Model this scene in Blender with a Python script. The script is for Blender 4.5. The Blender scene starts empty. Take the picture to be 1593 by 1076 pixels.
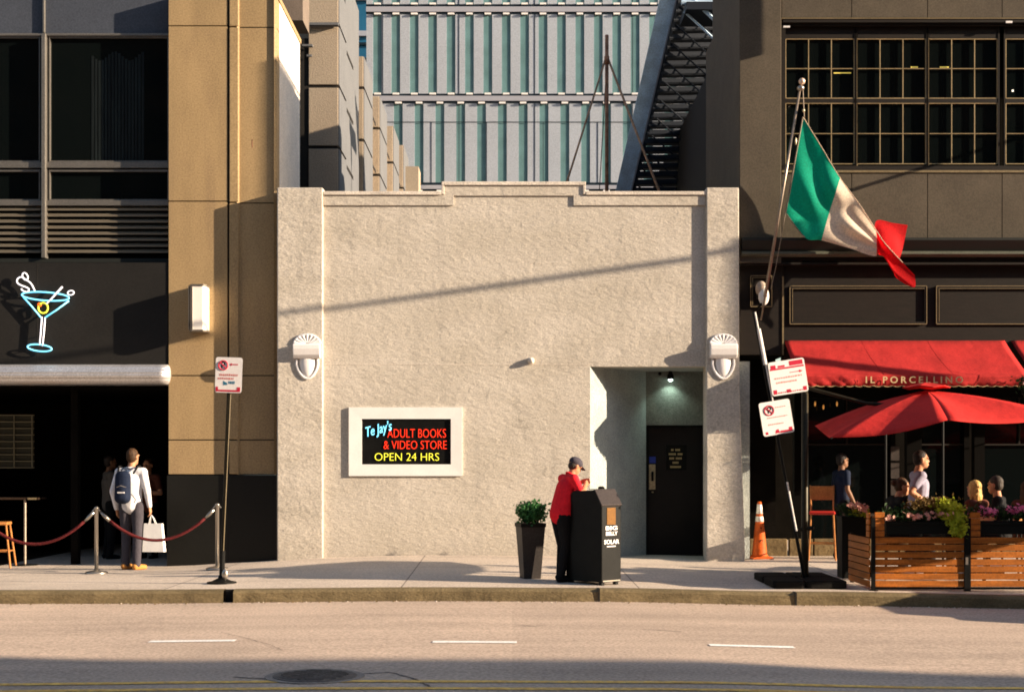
import bpy, bmesh, math, random
from mathutils import Vector, Matrix, Quaternion, noise
random.seed(7)
R = math.radians
scene = bpy.context.scene
C = scene.collection

# ------------------------------------------------------------------ camera, world, sun, exposure
CAM_D, CAM_H, FPX = 22.125, 1.65, 2212.5
cam_d = bpy.data.cameras.new('camera'); cam = bpy.data.objects.new('camera', cam_d); C.objects.link(cam)
cam.location = (0, -CAM_D, CAM_H); cam.rotation_euler = (R(90), 0, 0)
cam_d.sensor_width = 36; cam_d.lens = 50; cam_d.shift_y = 0.1161; cam_d.clip_end = 2000
scene.camera = cam

TS, US = 3.8, 1.06                      # sunlight travels (-TS, 1, -US)
sun_vec = Vector((TS, -1, US)).normalized()
w = bpy.data.worlds.new('World'); scene.world = w; w.use_nodes = True
nt = w.node_tree; nt.nodes.clear()
sky = nt.nodes.new('ShaderNodeTexSky'); sky.sky_type = 'NISHITA'; sky.sun_disc = False
sky.sun_elevation = math.asin(sun_vec.z); sky.sun_rotation = math.atan2(sun_vec.x, sun_vec.y)
bg = nt.nodes.new('ShaderNodeBackground'); bg.inputs['Strength'].default_value = 0.085
wo = nt.nodes.new('ShaderNodeOutputWorld')
nt.links.new(sky.outputs[0], bg.inputs[0]); nt.links.new(bg.outputs[0], wo.inputs[0])
sd = bpy.data.lights.new('sun', 'SUN'); sd.energy = 5.0; sd.angle = R(0.35); sd.color = (1.0, 0.81, 0.60)
so = bpy.data.objects.new('sun', sd); C.objects.link(so)
so.rotation_euler = sun_vec.to_track_quat('Z', 'Y').to_euler(); so.location = (60, -20, 30)
scene.view_settings.view_transform = 'Standard'; scene.view_settings.look = 'None'
scene.view_settings.exposure = 1.42; scene.view_settings.gamma = 1.0
scene.cycles.filter_width = 1.8; scene.cycles.max_bounces = 6; scene.cycles.sample_clamp_indirect = 4.0

# pixel of the photograph -> metres on the plane y
def X(px, y=0.0): return (px - 796.5) * (CAM_D + y) / FPX
def Z(py, y=0.0): return CAM_H + (723 - py) * (CAM_D + y) / FPX

# ------------------------------------------------------------------ materials
def mat(name, col, rough=0.8, metal=0.0, var=0.0, vscale=3.0, bump=0.0, bscale=60.0, col2=None, spec=0.2, emit=None, estr=1.0,
        bdist=0.02, detail=4.0, stretch=(1, 1, 1), grime=None, gscale=0.8, trans=0.0, bump2=0.0, b2scale=8.0, grain=0.13):
    m = bpy.data.materials.new(name); m.use_nodes = True
    t = m.node_tree; p = t.nodes['Principled BSDF']
    p.inputs['Base Color'].default_value = (*col, 1); p.inputs['Roughness'].default_value = rough
    p.inputs['Metallic'].default_value = metal; p.inputs['Specular IOR Level'].default_value = spec
    tc = t.nodes.new('ShaderNodeTexCoord'); mp = t.nodes.new('ShaderNodeMapping'); mp.inputs['Scale'].default_value = stretch
    t.links.new(tc.outputs['Object'], mp.inputs[0])
    last = None
    def noi(sc, det=4.0, dis=0.0):
        n = t.nodes.new('ShaderNodeTexNoise'); n.inputs['Scale'].default_value = sc; n.inputs['Detail'].default_value = det
        n.inputs['Distortion'].default_value = dis; t.links.new(mp.outputs[0], n.inputs['Vector']); return n
    def mixc(fac, a, b, blend='MIX'):
        x = t.nodes.new('ShaderNodeMix'); x.data_type = 'RGBA'; x.blend_type = blend
        if isinstance(fac, float): x.inputs[0].default_value = fac
        else: t.links.new(fac, x.inputs[0])
        for i, v in ((6, a), (7, b)):
            if isinstance(v, tuple): x.inputs[i].default_value = (*v, 1)
            else: t.links.new(v, x.inputs[i])
        return x.outputs[2]
    cur = col
    if var > 0 or col2:
        n = noi(vscale, detail)
        rp = t.nodes.new('ShaderNodeMapRange'); rp.inputs[1].default_value = 0.3; rp.inputs[2].default_value = 0.7
        t.links.new(n.outputs[0], rp.inputs[0])
        a = tuple(c * (1 - var) for c in col); b = col2 or tuple(min(1, c * (1 + var)) for c in col)
        cur = mixc(rp.outputs[0], a, b)
    if grime:
        n = noi(gscale, 6.0, 0.6)
        rp = t.nodes.new('ShaderNodeMapRange'); rp.inputs[1].default_value = 0.5; rp.inputs[2].default_value = 0.75
        rp.inputs[4].default_value = grime[3] if len(grime) > 3 else 0.6
        t.links.new(n.outputs[0], rp.inputs[0]); cur = mixc(rp.outputs[0], cur, tuple(grime[:3]))
    if not isinstance(cur, tuple) and grain > 0:
        n = t.nodes.new('ShaderNodeTexNoise'); n.inputs['Scale'].default_value = 42; n.inputs['Detail'].default_value = 3; t.links.new(tc.outputs['Object'], n.inputs['Vector'])
        r = t.nodes.new('ShaderNodeMapRange'); r.inputs[1].default_value = 0.3; r.inputs[2].default_value = 0.7; r.inputs[3].default_value = 1 - grain * 1.5; r.inputs[4].default_value = 1 + grain * 1.5
        t.links.new(n.outputs[0], r.inputs[0]); x = t.nodes.new('ShaderNodeVectorMath'); x.operation = 'SCALE'
        t.links.new(cur, x.inputs[0]); t.links.new(r.outputs[0], x.inputs['Scale']); cur = x.outputs[0]
    if not isinstance(cur, tuple): t.links.new(cur, p.inputs['Base Color'])
    if bump > 0:
        n = noi(bscale, 3.0)
        b = t.nodes.new('ShaderNodeBump'); b.inputs['Strength'].default_value = bump; b.inputs['Distance'].default_value = bdist
        t.links.new(n.outputs[0], b.inputs['Height']); last = b
        if bump2 > 0:
            n2 = noi(b2scale, 5.0, 0.8)
            b2 = t.nodes.new('ShaderNodeBump'); b2.inputs['Strength'].default_value = bump2; b2.inputs['Distance'].default_value = 0.05
            t.links.new(n2.outputs[0], b2.inputs['Height']); t.links.new(b.outputs[0], b2.inputs['Normal']); last = b2
        t.links.new(last.outputs[0], p.inputs['Normal'])
    if emit:
        p.inputs['Emission Color'].default_value = (*emit, 1); p.inputs['Emission Strength'].default_value = estr
    if trans > 0:
        tr = t.nodes.new('ShaderNodeBsdfTranslucent')
        if isinstance(cur, tuple): tr.inputs[0].default_value = (*cur, 1)
        else: t.links.new(cur, tr.inputs[0])
        ms = t.nodes.new('ShaderNodeMixShader'); ms.inputs[0].default_value = trans
        o = t.nodes['Material Output']
        t.links.new(p.outputs[0], ms.inputs[1]); t.links.new(tr.outputs[0], ms.inputs[2]); t.links.new(ms.outputs[0], o.inputs[0])
    return m

def paved(name, col, jc, bw, bh, mortar, var, bump, rough=0.85, vs=0.7, fine=90, offs=0.0, loc=(0, 0, 0), dark=None):
    m = mat(name, col, rough)
    t = m.node_tree; p = t.nodes['Principled BSDF']
    tc = t.nodes.new('ShaderNodeTexCoord'); mp = t.nodes.new('ShaderNodeMapping'); mp.inputs['Location'].default_value = loc
    t.links.new(tc.outputs['Object'], mp.inputs[0])
    br = t.nodes.new('ShaderNodeTexBrick'); br.offset = offs; br.inputs['Scale'].default_value = 1.0
    br.inputs['Brick Width'].default_value = bw; br.inputs['Row Height'].default_value = bh
    br.inputs['Mortar Size'].default_value = mortar; br.inputs['Mortar Smooth'].default_value = 0.2
    br.inputs['Color1'].default_value = (*[c * 0.93 for c in col], 1); br.inputs['Color2'].default_value = (*[min(1, c * 1.05) for c in col], 1)
    br.inputs['Mortar'].default_value = (*jc, 1)
    t.links.new(mp.outputs[0], br.inputs['Vector'])
    n = t.nodes.new('ShaderNodeTexNoise'); n.inputs['Scale'].default_value = vs; n.inputs['Detail'].default_value = 8; n.inputs['Distortion'].default_value = 0.4
    t.links.new(tc.outputs['Object'], n.inputs['Vector'])
    rp = t.nodes.new('ShaderNodeMapRange'); rp.inputs[1].default_value = 0.3; rp.inputs[2].default_value = 0.72
    rp.inputs[3].default_value = 1 - var; rp.inputs[4].default_value = 1 + var * 0.6
    t.links.new(n.outputs[0], rp.inputs[0])
    x = t.nodes.new('ShaderNodeVectorMath'); x.operation = 'SCALE'
    t.links.new(br.outputs['Color'], x.inputs[0]); t.links.new(rp.outputs[0], x.inputs['Scale'])
    n3 = t.nodes.new('ShaderNodeTexNoise'); n3.inputs['Scale'].default_value = 35; n3.inputs['Detail'].default_value = 6
    t.links.new(tc.outputs['Object'], n3.inputs['Vector'])
    rp3 = t.nodes.new('ShaderNodeMapRange'); rp3.inputs[1].default_value = 0.3; rp3.inputs[2].default_value = 0.7
    rp3.inputs[3].default_value = 0.70; rp3.inputs[4].default_value = 1.30
    t.links.new(n3.outputs[0], rp3.inputs[0])
    x3 = t.nodes.new('ShaderNodeVectorMath'); x3.operation = 'SCALE'
    t.links.new(x.outputs[0], x3.inputs[0]); t.links.new(rp3.outputs[0], x3.inputs['Scale'])
    t.links.new(x3.outputs[0], p.inputs['Base Color'])
    n2 = t.nodes.new('ShaderNodeTexNoise'); n2.inputs['Scale'].default_value = fine; n2.inputs['Detail'].default_value = 3
    t.links.new(tc.outputs['Object'], n2.inputs['Vector'])
    b = t.nodes.new('ShaderNodeBump'); b.inputs['Strength'].default_value = bump; b.inputs['Distance'].default_value = 0.01
    t.links.new(n2.outputs[0], b.inputs['Height']); t.links.new(b.outputs[0], p.inputs['Normal'])
    return m

M = {}
def stucco(name, col):
    m = mat(name, col, 0.9, spec=0.2)
    t = m.node_tree; p = t.nodes['Principled BSDF']
    tc = t.nodes.new('ShaderNodeTexCoord'); mp = t.nodes.new('ShaderNodeMapping')
    mp.inputs['Rotation'].default_value = (0, R(-48), 0); mp.inputs['Scale'].default_value = (1.0, 1.0, 1.9)
    t.links.new(tc.outputs['Object'], mp.inputs[0])
    def noi(sc, det, dis, vec=mp):
        n = t.nodes.new('ShaderNodeTexNoise'); n.inputs['Scale'].default_value = sc; n.inputs['Detail'].default_value = det
        n.inputs['Distortion'].default_value = dis; t.links.new(vec.outputs[0], n.inputs['Vector']); return n
    a = noi(8.5, 6, 0.3); b = noi(40, 4, 0.2); c = noi(0.9, 6, 0.3)
    add = t.nodes.new('ShaderNodeMath'); add.operation = 'MULTIPLY_ADD'; add.inputs[1].default_value = 0.35
    t.links.new(b.outputs[0], add.inputs[0]); t.links.new(a.outputs[0], add.inputs[2])
    bp = t.nodes.new('ShaderNodeBump'); bp.inputs['Strength'].default_value = 0.58; bp.inputs['Distance'].default_value = 0.020
    t.links.new(add.outputs[0], bp.inputs['Height']); t.links.new(bp.outputs[0], p.inputs['Normal'])
    rp = t.nodes.new('ShaderNodeMapRange'); rp.inputs[1].default_value = 0.3; rp.inputs[2].default_value = 0.7
    t.links.new(c.outputs[0], rp.inputs[0])
    x = t.nodes.new('ShaderNodeMix'); x.data_type = 'RGBA'; t.links.new(rp.outputs[0], x.inputs[0])
    x.inputs[6].default_value = (*[v * q for v, q in zip(col, (0.86, 0.85, 0.82))], 1); x.inputs[7].default_value = (*[v * 1.05 for v in col], 1)
    # blotchy weathering low on the wall and rain streaks: a different noise drawn out vertically
    mp2 = t.nodes.new('ShaderNodeMapping'); mp2.inputs['Scale'].default_value = (5.0, 5.0, 0.35)
    t.links.new(tc.outputs['Object'], mp2.inputs[0]); s = noi(1.0, 6, 0.2, mp2)
    rs = t.nodes.new('ShaderNodeMapRange'); rs.inputs[1].default_value = 0.52; rs.inputs[2].default_value = 0.8; rs.inputs[4].default_value = 0.5
    t.links.new(s.outputs[0], rs.inputs[0])
    y = t.nodes.new('ShaderNodeMix'); y.data_type = 'RGBA'; t.links.new(rs.outputs[0], y.inputs[0]); t.links.new(x.outputs[2], y.inputs[6])
    y.inputs[7].default_value = (*[v * 0.72 for v in col], 1)
    src = y.outputs[2]
    def scl(sock, fac):
        q = t.nodes.new('ShaderNodeVectorMath'); q.operation = 'SCALE'; t.links.new(sock, q.inputs[0]); t.links.new(fac, q.inputs['Scale']); return q.outputs[0]
    def rng(sock, a0, a1, b0, b1):
        q = t.nodes.new('ShaderNodeMapRange'); q.inputs[1].default_value = a0; q.inputs[2].default_value = a1; q.inputs[3].default_value = b0; q.inputs[4].default_value = b1; t.links.new(sock, q.inputs[0]); return q.outputs[0]
    g = noi(45, 4, 0.0, mp2); g.inputs['Scale'].default_value = 38; t.links.new(tc.outputs['Object'], g.inputs['Vector'])
    src = scl(src, rng(g.outputs[0], 0.3, 0.7, 0.80, 1.19))
    g2 = noi(1.6, 7, 1.0, mp2); t.links.new(tc.outputs['Object'], g2.inputs['Vector']); src = scl(src, rng(g2.outputs[0], 0.56, 0.60, 1.0, 0.95))
    vo = t.nodes.new('ShaderNodeTexVoronoi'); vo.feature = 'DISTANCE_TO_EDGE'; vo.inputs['Scale'].default_value = 0.55; vo.inputs['Randomness'].default_value = 1.0
    wv = t.nodes.new('ShaderNodeVectorMath'); wv.operation = 'MULTIPLY_ADD'; wn = noi(2.0, 6, 0.0, mp2); t.links.new(tc.outputs['Object'], wn.inputs['Vector'])
    t.links.new(wn.outputs['Color'], wv.inputs[0]); wv.inputs[1].default_value = (0.7, 0.7, 0.7); t.links.new(tc.outputs['Object'], wv.inputs[2]); t.links.new(wv.outputs[0], vo.inputs['Vector'])
    ck = rng(vo.outputs['Distance'], 0.0, 0.006, 0.0, 1.0); cm = rng(g2.outputs[0], 0.50, 0.62, 1.0, 0.80)
    mx = t.nodes.new('ShaderNodeMath'); mx.operation = 'MAXIMUM'; t.links.new(ck, mx.inputs[0]); t.links.new(cm, mx.inputs[1]); src = scl(src, mx.outputs[0])
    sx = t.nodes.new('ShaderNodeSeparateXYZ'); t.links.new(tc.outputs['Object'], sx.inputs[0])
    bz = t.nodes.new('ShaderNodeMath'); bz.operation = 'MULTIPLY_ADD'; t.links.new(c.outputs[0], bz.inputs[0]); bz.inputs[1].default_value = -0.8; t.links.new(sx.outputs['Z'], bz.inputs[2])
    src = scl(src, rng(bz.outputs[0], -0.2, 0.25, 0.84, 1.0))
    t.links.new(src, p.inputs['Base Color'])
    return m
M['stucco'] = stucco('stucco', (0.555, 0.50, 0.43))
M['coping'] = mat('coping', (0.62, 0.55, 0.47), 0.85, var=0.15, bump=0.3, bscale=30)
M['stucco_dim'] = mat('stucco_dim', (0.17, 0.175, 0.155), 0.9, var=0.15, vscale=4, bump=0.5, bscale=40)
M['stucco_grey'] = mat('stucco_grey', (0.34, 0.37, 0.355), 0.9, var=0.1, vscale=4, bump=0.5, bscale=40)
M['beige'] = mat('beige_stone', (0.335, 0.232, 0.118), 0.7, var=0.10, vscale=2.2, bump=0.25, bscale=120, bdist=0.006, stretch=(1.4, 1, 0.4), grime=(0.25, 0.17, 0.095, 0.6), gscale=1.5)
M['beige_pale'] = mat('beige_stone_pale', (0.56, 0.43, 0.30), 0.75, var=0.08, vscale=1.2, bump=0.25, bscale=120, bdist=0.006)
M['joint'] = mat('joint_dark', (0.02, 0.018, 0.016), 0.95)
M['granite'] = mat('black_granite', (0.007, 0.007, 0.006), 0.4, var=0.3, spec=0.3, vscale=60)
M['spandrel'] = mat('spandrel_grey', (0.058, 0.066, 0.085), 0.6, var=0.1, vscale=1, bump=0.15, bscale=140, bdist=0.004)
M['panel'] = mat('dark_panel', (0.013, 0.012, 0.011), 0.7, var=0.14, vscale=2, bump=0.2, bscale=100, bdist=0.006, grime=(0.018, 0.0165, 0.015, 0.5))
M['alum'] = mat('aluminium', (0.20, 0.185, 0.165), 0.45, 0.6, var=0.08)
M['louver'] = mat('louver_metal', (0.17, 0.145, 0.11), 0.5, 0.3)
M['glass'] = mat('dark_glass', (0.003, 0.0045, 0.0045), 0.06, spec=0.22)
M['curtain'] = mat('curtain', (0.10, 0.13, 0.13), 0.9, var=0.3, vscale=4, stretch=(12, 12, 0.4))
M['chrome'] = mat('brushed_steel', (0.62, 0.60, 0.60), 0.38, 0.7, var=0.06)
M['steel'] = mat('stanchion_steel', (0.42, 0.38, 0.33), 0.3, 0.85)
M['black'] = mat('black_paint', (0.006, 0.006, 0.0055), 0.5, var=0.3, vscale=8, spec=0.12)
M['interior'] = mat('dark_interior', (0.006, 0.005, 0.004), 0.95, var=0.3, spec=0.03)
M['interior_wood'] = mat('interior_wood', (0.03, 0.017, 0.010), 0.6, var=0.3)
M['wood_dark'] = mat('dark_stained_wood', (0.011, 0.0075, 0.0052), 0.6, spec=0.2, var=0.2, vscale=3, stretch=(1, 1, 8), bump=0.1, bscale=40, bdist=0.004)
M['trim'] = mat('tan_trim', (0.19, 0.145, 0.08), 0.5, var=0.1)
M['mullion'] = mat('window_bar', (0.40, 0.30, 0.165), 0.5, 0.2, var=0.15)
M['brown_panel'] = mat('brown_panel', (0.084, 0.068, 0.049), 0.85, var=0.10, vscale=2.5, bump=0.3, bscale=90, bdist=0.006, grime=(0.062, 0.05, 0.038, 0.5))
M['green_trim'] = mat('green_cornice', (0.10, 0.105, 0.08), 0.6, var=0.1)
M['cornice'] = mat('dark_cornice', (0.02, 0.022, 0.02), 0.5)
M['white'] = mat('white_paint', (0.80, 0.78, 0.75), 0.6, grain=0.02, var=0.04, bump=0.1, bscale=80, bdist=0.003)
M['plaster_white'] = mat('white_plaster', (0.78, 0.75, 0.74), 0.7, grain=0.03, var=0.05)
M['door'] = mat('dark_door', (0.010, 0.008, 0.007), 0.5, var=0.3, vscale=2, bump=0.1, bscale=20)
M['brass'] = mat('worn_brass', (0.45, 0.38, 0.24), 0.4, 0.6, var=0.2, vscale=20)
M['goldtext'] = mat('gold_lettering', (0.55, 0.42, 0.2), 0.5)
M['sidewalk'] = paved('sidewalk_concrete', (0.56, 0.47, 0.385), (0.24, 0.20, 0.17), 2.9, 1.72, 0.010, 0.13, 0.35, loc=(1.35, 0.35, 0))
M['kerb'] = mat('kerb_stone', (0.17, 0.128, 0.068), 0.9, var=0.25, vscale=2.5, bump=0.4, bscale=40, bump2=0.22, b2scale=5, stretch=(0.6, 1, 1.6), grime=(0.085, 0.062, 0.03, 0.85), gscale=2.5)
def asphalt():
    m = paved('asphalt', (0.56, 0.43, 0.335), (0.42, 0.33, 0.27), 400, 400, 0.0, 0.12, 0.7, rough=0.92, vs=0.45, fine=110)
    t = m.node_tree; p = t.nodes['Principled BSDF']; src = p.inputs['Base Color'].links[0].from_socket
    tc = t.nodes.new('ShaderNodeTexCoord')
    for sc, lo, hi, f0, f1 in (((0.10, 1.9, 1), 0.35, 0.7, 0.86, 1.05), ((0.5, 0.9, 1), 0.58, 0.66, 1.0, 0.90), ((2.2, 6, 1), 0.68, 0.74, 1.0, 0.80)):
        mp = t.nodes.new('ShaderNodeMapping'); mp.inputs['Scale'].default_value = sc; t.links.new(tc.outputs['Object'], mp.inputs[0])
        n = t.nodes.new('ShaderNodeTexNoise'); n.inputs['Scale'].default_value = 1.0; n.inputs['Detail'].default_value = 7; t.links.new(mp.outputs[0], n.inputs['Vector'])
        r = t.nodes.new('ShaderNodeMapRange'); r.inputs[1].default_value = lo; r.inputs[2].default_value = hi; r.inputs[3].default_value = f0; r.inputs[4].default_value = f1
        t.links.new(n.outputs[0], r.inputs[0]); x = t.nodes.new('ShaderNodeVectorMath'); x.operation = 'SCALE'
        t.links.new(src, x.inputs[0]); t.links.new(r.outputs[0], x.inputs['Scale']); src = x.outputs[0]
    t.links.new(src, p.inputs['Base Color'])
    return m
M['road'] = asphalt()
M['road_white'] = mat('road_paint_white', (0.88, 0.85, 0.80), 0.8, var=0.12, vscale=14)
M['road_yellow'] = mat('road_paint_yellow', (0.95, 0.50, 0.13), 0.8, var=0.3, vscale=12, grime=(0.42, 0.34, 0.24, 0.7), gscale=16)
M['tar'] = mat('tar_crack', (0.11, 0.095, 0.085), 0.85)
M['iron'] = mat('cast_iron', (0.15, 0.13, 0.115), 0.7, 0.2, var=0.3, vscale=20, bump=0.6, bscale=70)
M['patch'] = mat('worn_asphalt_ring', (0.30, 0.25, 0.21), 0.95, var=0.25, vscale=12, bump=0.6, bscale=40)
M['rope'] = mat('velvet_rope', (0.085, 0.009, 0.010), 0.8, var=0.2, vscale=40, bump=0.4, bscale=60)
M['red_fabric'] = mat('red_canvas', (0.66, 0.036, 0.030), 0.8, var=0.12, vscale=2.5, grain=0.06, bump=0.55, bscale=4, bdist=0.03, trans=0.25)
M['red_awning'] = mat('red_awning_canvas', (0.46, 0.026, 0.024), 0.8, var=0.12, vscale=2.5, grain=0.08, bump=0.5, bscale=4, bdist=0.03, trans=0.15)
M['cream'] = mat('cream_letters', (0.58, 0.42, 0.22), 0.7)
M['terracotta_wood'] = mat('cedar_slats', (0.38, 0.115, 0.016), 0.55, var=0.28, vscale=2.2, stretch=(1.0, 1.0, 10), bump=0.15, bscale=30, bdist=0.004)
M['soil_box'] = mat('planter_black', (0.005, 0.006, 0.005), 0.7, spec=0.15)
M['leaf'] = mat('leaf_green', (0.045, 0.16, 0.045), 0.6, var=0.4, vscale=14, trans=0.3)
M['leaf_dark'] = mat('leaf_dark', (0.03, 0.065, 0.02), 0.6, var=0.4, vscale=14, trans=0.25)
M['leaf_yellow'] = mat('leaf_lime', (0.42, 0.48, 0.04), 0.6, var=0.3, vscale=14, trans=0.35)
M['leaf_brown'] = mat('leaf_russet', (0.16, 0.10, 0.03), 0.6, var=0.3, vscale=14, trans=0.3)
M['petal_pink'] = mat('petal_pink', (0.88, 0.46, 0.36), 0.6, var=0.2, vscale=20, trans=0.3)
M['petal_magenta'] = mat('petal_rose', (0.80, 0.22, 0.42), 0.6, var=0.2, vscale=20, trans=0.3)
M['orange'] = mat('cone_orange', (0.50, 0.085, 0.008), 0.6, var=0.12, vscale=10, grime=(0.3, 0.08, 0.03, 0.7), gscale=8)
M['silver_tape'] = mat('reflective_tape', (0.62, 0.60, 0.56), 0.4, 0.3, var=0.2, vscale=20)
M['skin'] = mat('skin', (0.46, 0.22, 0.12), 0.55, grain=0.03, var=0.06, vscale=12)
M['skin_dark'] = mat('skin_brown', (0.20, 0.10, 0.055), 0.5, grain=0.03, var=0.06, vscale=12)
M['hair_brown'] = mat('hair_brown', (0.055, 0.027, 0.012), 0.6, var=0.4, vscale=30, stretch=(1, 1, 0.2), bump=0.6, bscale=50)
M['hair_black'] = mat('hair_black', (0.018, 0.013, 0.011), 0.5, bump=0.5, bscale=60)
M['hair_blond'] = mat('hair_blond', (0.52, 0.33, 0.11), 0.5, var=0.3, vscale=30, stretch=(1, 1, 0.2), bump=0.6, bscale=50)
M['hair_grey'] = mat('hair_greying', (0.045, 0.035, 0.028), 0.6, bump=0.5, bscale=60)
def cloth(n, c): return mat(n, c, 0.85, var=0.10, vscale=9, grain=0.06, bump=0.5, bscale=7, bdist=0.04)
M['c_white'] = cloth('cloth_white', (0.72, 0.71, 0.74)); M['c_grey'] = cloth('cloth_grey', (0.10, 0.09, 0.08))
M['c_trouser'] = cloth('cloth_slate', (0.05, 0.045, 0.055)); M['c_black'] = cloth('cloth_black', (0.005, 0.005, 0.006))
M['c_red'] = cloth('cloth_red', (0.78, 0.015, 0.028)); M['c_bluegrey'] = cloth('cloth_bluegrey', (0.28, 0.26, 0.34))
M['c_navy'] = cloth('cloth_navy', (0.008, 0.014, 0.034)); M['c_rust'] = cloth('cloth_rust', (0.09, 0.025, 0.014))
M['leather'] = mat('tan_leather', (0.45, 0.20, 0.05), 0.5); M['paper'] = mat('white_paper', (0.85, 0.83, 0.80), 0.7, grain=0.02, var=0.03, bump=0.2, bscale=6)
M['cap_grey'] = cloth('cap_cloth', (0.055, 0.048, 0.060))
M['stool_wood'] = mat('stool_wood', (0.42, 0.17, 0.05), 0.45, var=0.2, vscale=6); M['stool_red'] = mat('stool_vinyl', (0.50, 0.03, 0.02), 0.4)
M['sign_white'] = mat('sign_white', (0.78, 0.74, 0.72), 0.55, grain=0.04, var=0.04); M['sign_red'] = mat('sign_red', (0.50, 0.02, 0.05), 0.5)
M['sign_blue'] = mat('sign_blue', (0.03, 0.16, 0.26), 0.5); M['sign_pinkred'] = mat('sign_faded_red', (0.60, 0.22, 0.20), 0.6)
M['pole_dark'] = mat('pole_dark_metal', (0.022, 0.018, 0.010), 0.4, 0.4, var=0.3, vscale=10)
M['pole_tan'] = mat('flagpole_metal', (0.30, 0.24, 0.19), 0.35, 0.5, var=0.12, vscale=8)
M['ball'] = mat('pole_ball', (0.75, 0.55, 0.42), 0.3, 0.4)
M['flag_green'] = mat('flag_green', (0.0, 0.40, 0.24), 0.7, var=0.05, trans=0.35); M['flag_white'] = mat('flag_white', (0.88, 0.72, 0.56), 0.7, var=0.04, trans=0.35)
M['flag_red'] = mat('flag_red', (0.62, 0.003, 0.006), 0.7, var=0.04, trans=0.35)
M['white_metal'] = mat('pale_ribbed_metal', (0.355, 0.385, 0.435), 0.5, 0.1, var=0.05, vscale=0.6, bump=0.05, bscale=50)
M['teal_glass'] = mat('teal_glass', (0.11, 0.205, 0.215), 0.35, var=0.15, vscale=2.0)
M['band_dark'] = mat('band_dark', (0.006, 0.014, 0.022), 0.5); M['band_light'] = mat('band_light', (0.30, 0.31, 0.36), 0.6)
M['blue_glass'] = mat('blue_glass', (0.015, 0.085, 0.16), 0.2, var=0.3, vscale=0.4)
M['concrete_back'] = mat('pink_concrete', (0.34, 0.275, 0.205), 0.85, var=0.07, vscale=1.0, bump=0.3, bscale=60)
M['concrete_dimmed'] = mat('sun_dimmed_concrete', (0.125, 0.128, 0.135), 0.85, var=0.06, vscale=1.5)  # base colour darkened to hold back full sun on the pier sides
M['side_wall'] = mat('side_wall', (0.72, 0.64, 0.56), 0.8, var=0.06, vscale=3.0, stretch=(1, 1, 1), bump=0.2, bscale=20)
M['dark_brick'] = mat('dark_side_brick', (0.009, 0.008, 0.0075), 0.85, var=0.2, vscale=2, stretch=(6, 6, 1))
M['fe_blue'] = mat('galvanised_blue_steel', (0.48, 0.62, 0.76), 0.5, 0.0, var=0.2, vscale=3); M['fe_dark'] = mat('fire_escape_dark', (0.012, 0.016, 0.024), 0.6)
M['rust'] = mat('rusty_pipe', (0.30, 0.15, 0.09), 0.8, 0.2, var=0.4, vscale=10, bump=0.4, bscale=40)
M['rust_light'] = mat('rusty_leg', (0.40, 0.24, 0.15), 0.8, 0.1, var=0.3, vscale=10)
M['roof'] = mat('roof_gravel', (0.14, 0.13, 0.12), 0.95, var=0.2, vscale=5)
M['brick'] = mat('opposite_brick', (0.13, 0.085, 0.065), 0.85, var=0.2, vscale=2)
M['neon_cyan'] = mat('neon_cyan', (0.3, 0.8, 1), 0.4, emit=(0.10, 0.60, 0.95), estr=0.6)
M['neon_white'] = mat('neon_white', (0.9, 0.9, 0.95), 0.4, emit=(0.92, 0.85, 0.95), estr=0.30)
M['neon_yellow'] = mat('neon_yellow', (0.9, 0.9, 0.1), 0.4, emit=(0.85, 0.80, 0.03), estr=0.30)
M['neon_red'] = mat('neon_red', (0.9, 0.05, 0.02), 0.4, emit=(1.0, 0.02, 0.004), estr=0.36)
M['neon_orange'] = mat('neon_orange', (0.9, 0.2, 0.02), 0.4, emit=(1.0, 0.10, 0.01), estr=0.45)
M['lamp_on'] = mat('lamp_lit', (0.9, 1, 0.95), 0.4, emit=(0.75, 1.0, 0.85), estr=9)
M['opal'] = mat('opal_glass', (0.85, 0.80, 0.74), 0.35, grain=0, var=0.02)
M['globe'] = mat('smoked_globe', (0.42, 0.33, 0.26), 0.25, var=0.1)
M['warm_lamp'] = mat('warm_bulb', (1, 0.6, 0.2), 0.4, emit=(1, 0.4, 0.08), estr=0.12)
M['yellow_tube'] = mat('ceiling_tube', (1, 0.8, 0.2), 0.4, emit=(0.9, 0.7, 0.12), estr=0.16)
M['strip_light'] = mat('white_spot', (1, 1, 1), 0.4, emit=(1, 0.9, 0.7), estr=0.3)
M['poster'] = mat('bin_notice', (0.16, 0.065, 0.005), 0.6, var=0.1, vscale=12)
M['bin_top'] = mat('bin_hood', (0.055, 0.045, 0.042), 0.35, 0.3, var=0.1)
M['stone_plinth'] = mat('plinth_stone', (0.15, 0.105, 0.05), 0.85, var=0.25, vscale=5, bump=0.5, bscale=20)
M['white_tape'] = mat('pole_wrap', (0.72, 0.68, 0.64), 0.6, var=0.06)
M['rubber'] = mat('black_rubber', (0.008, 0.007, 0.006), 0.9, spec=0.15, bump=0.2, bscale=30)
M['blue_led'] = mat('blue_sticker', (0.03, 0.05, 0.30), 0.5)

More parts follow.
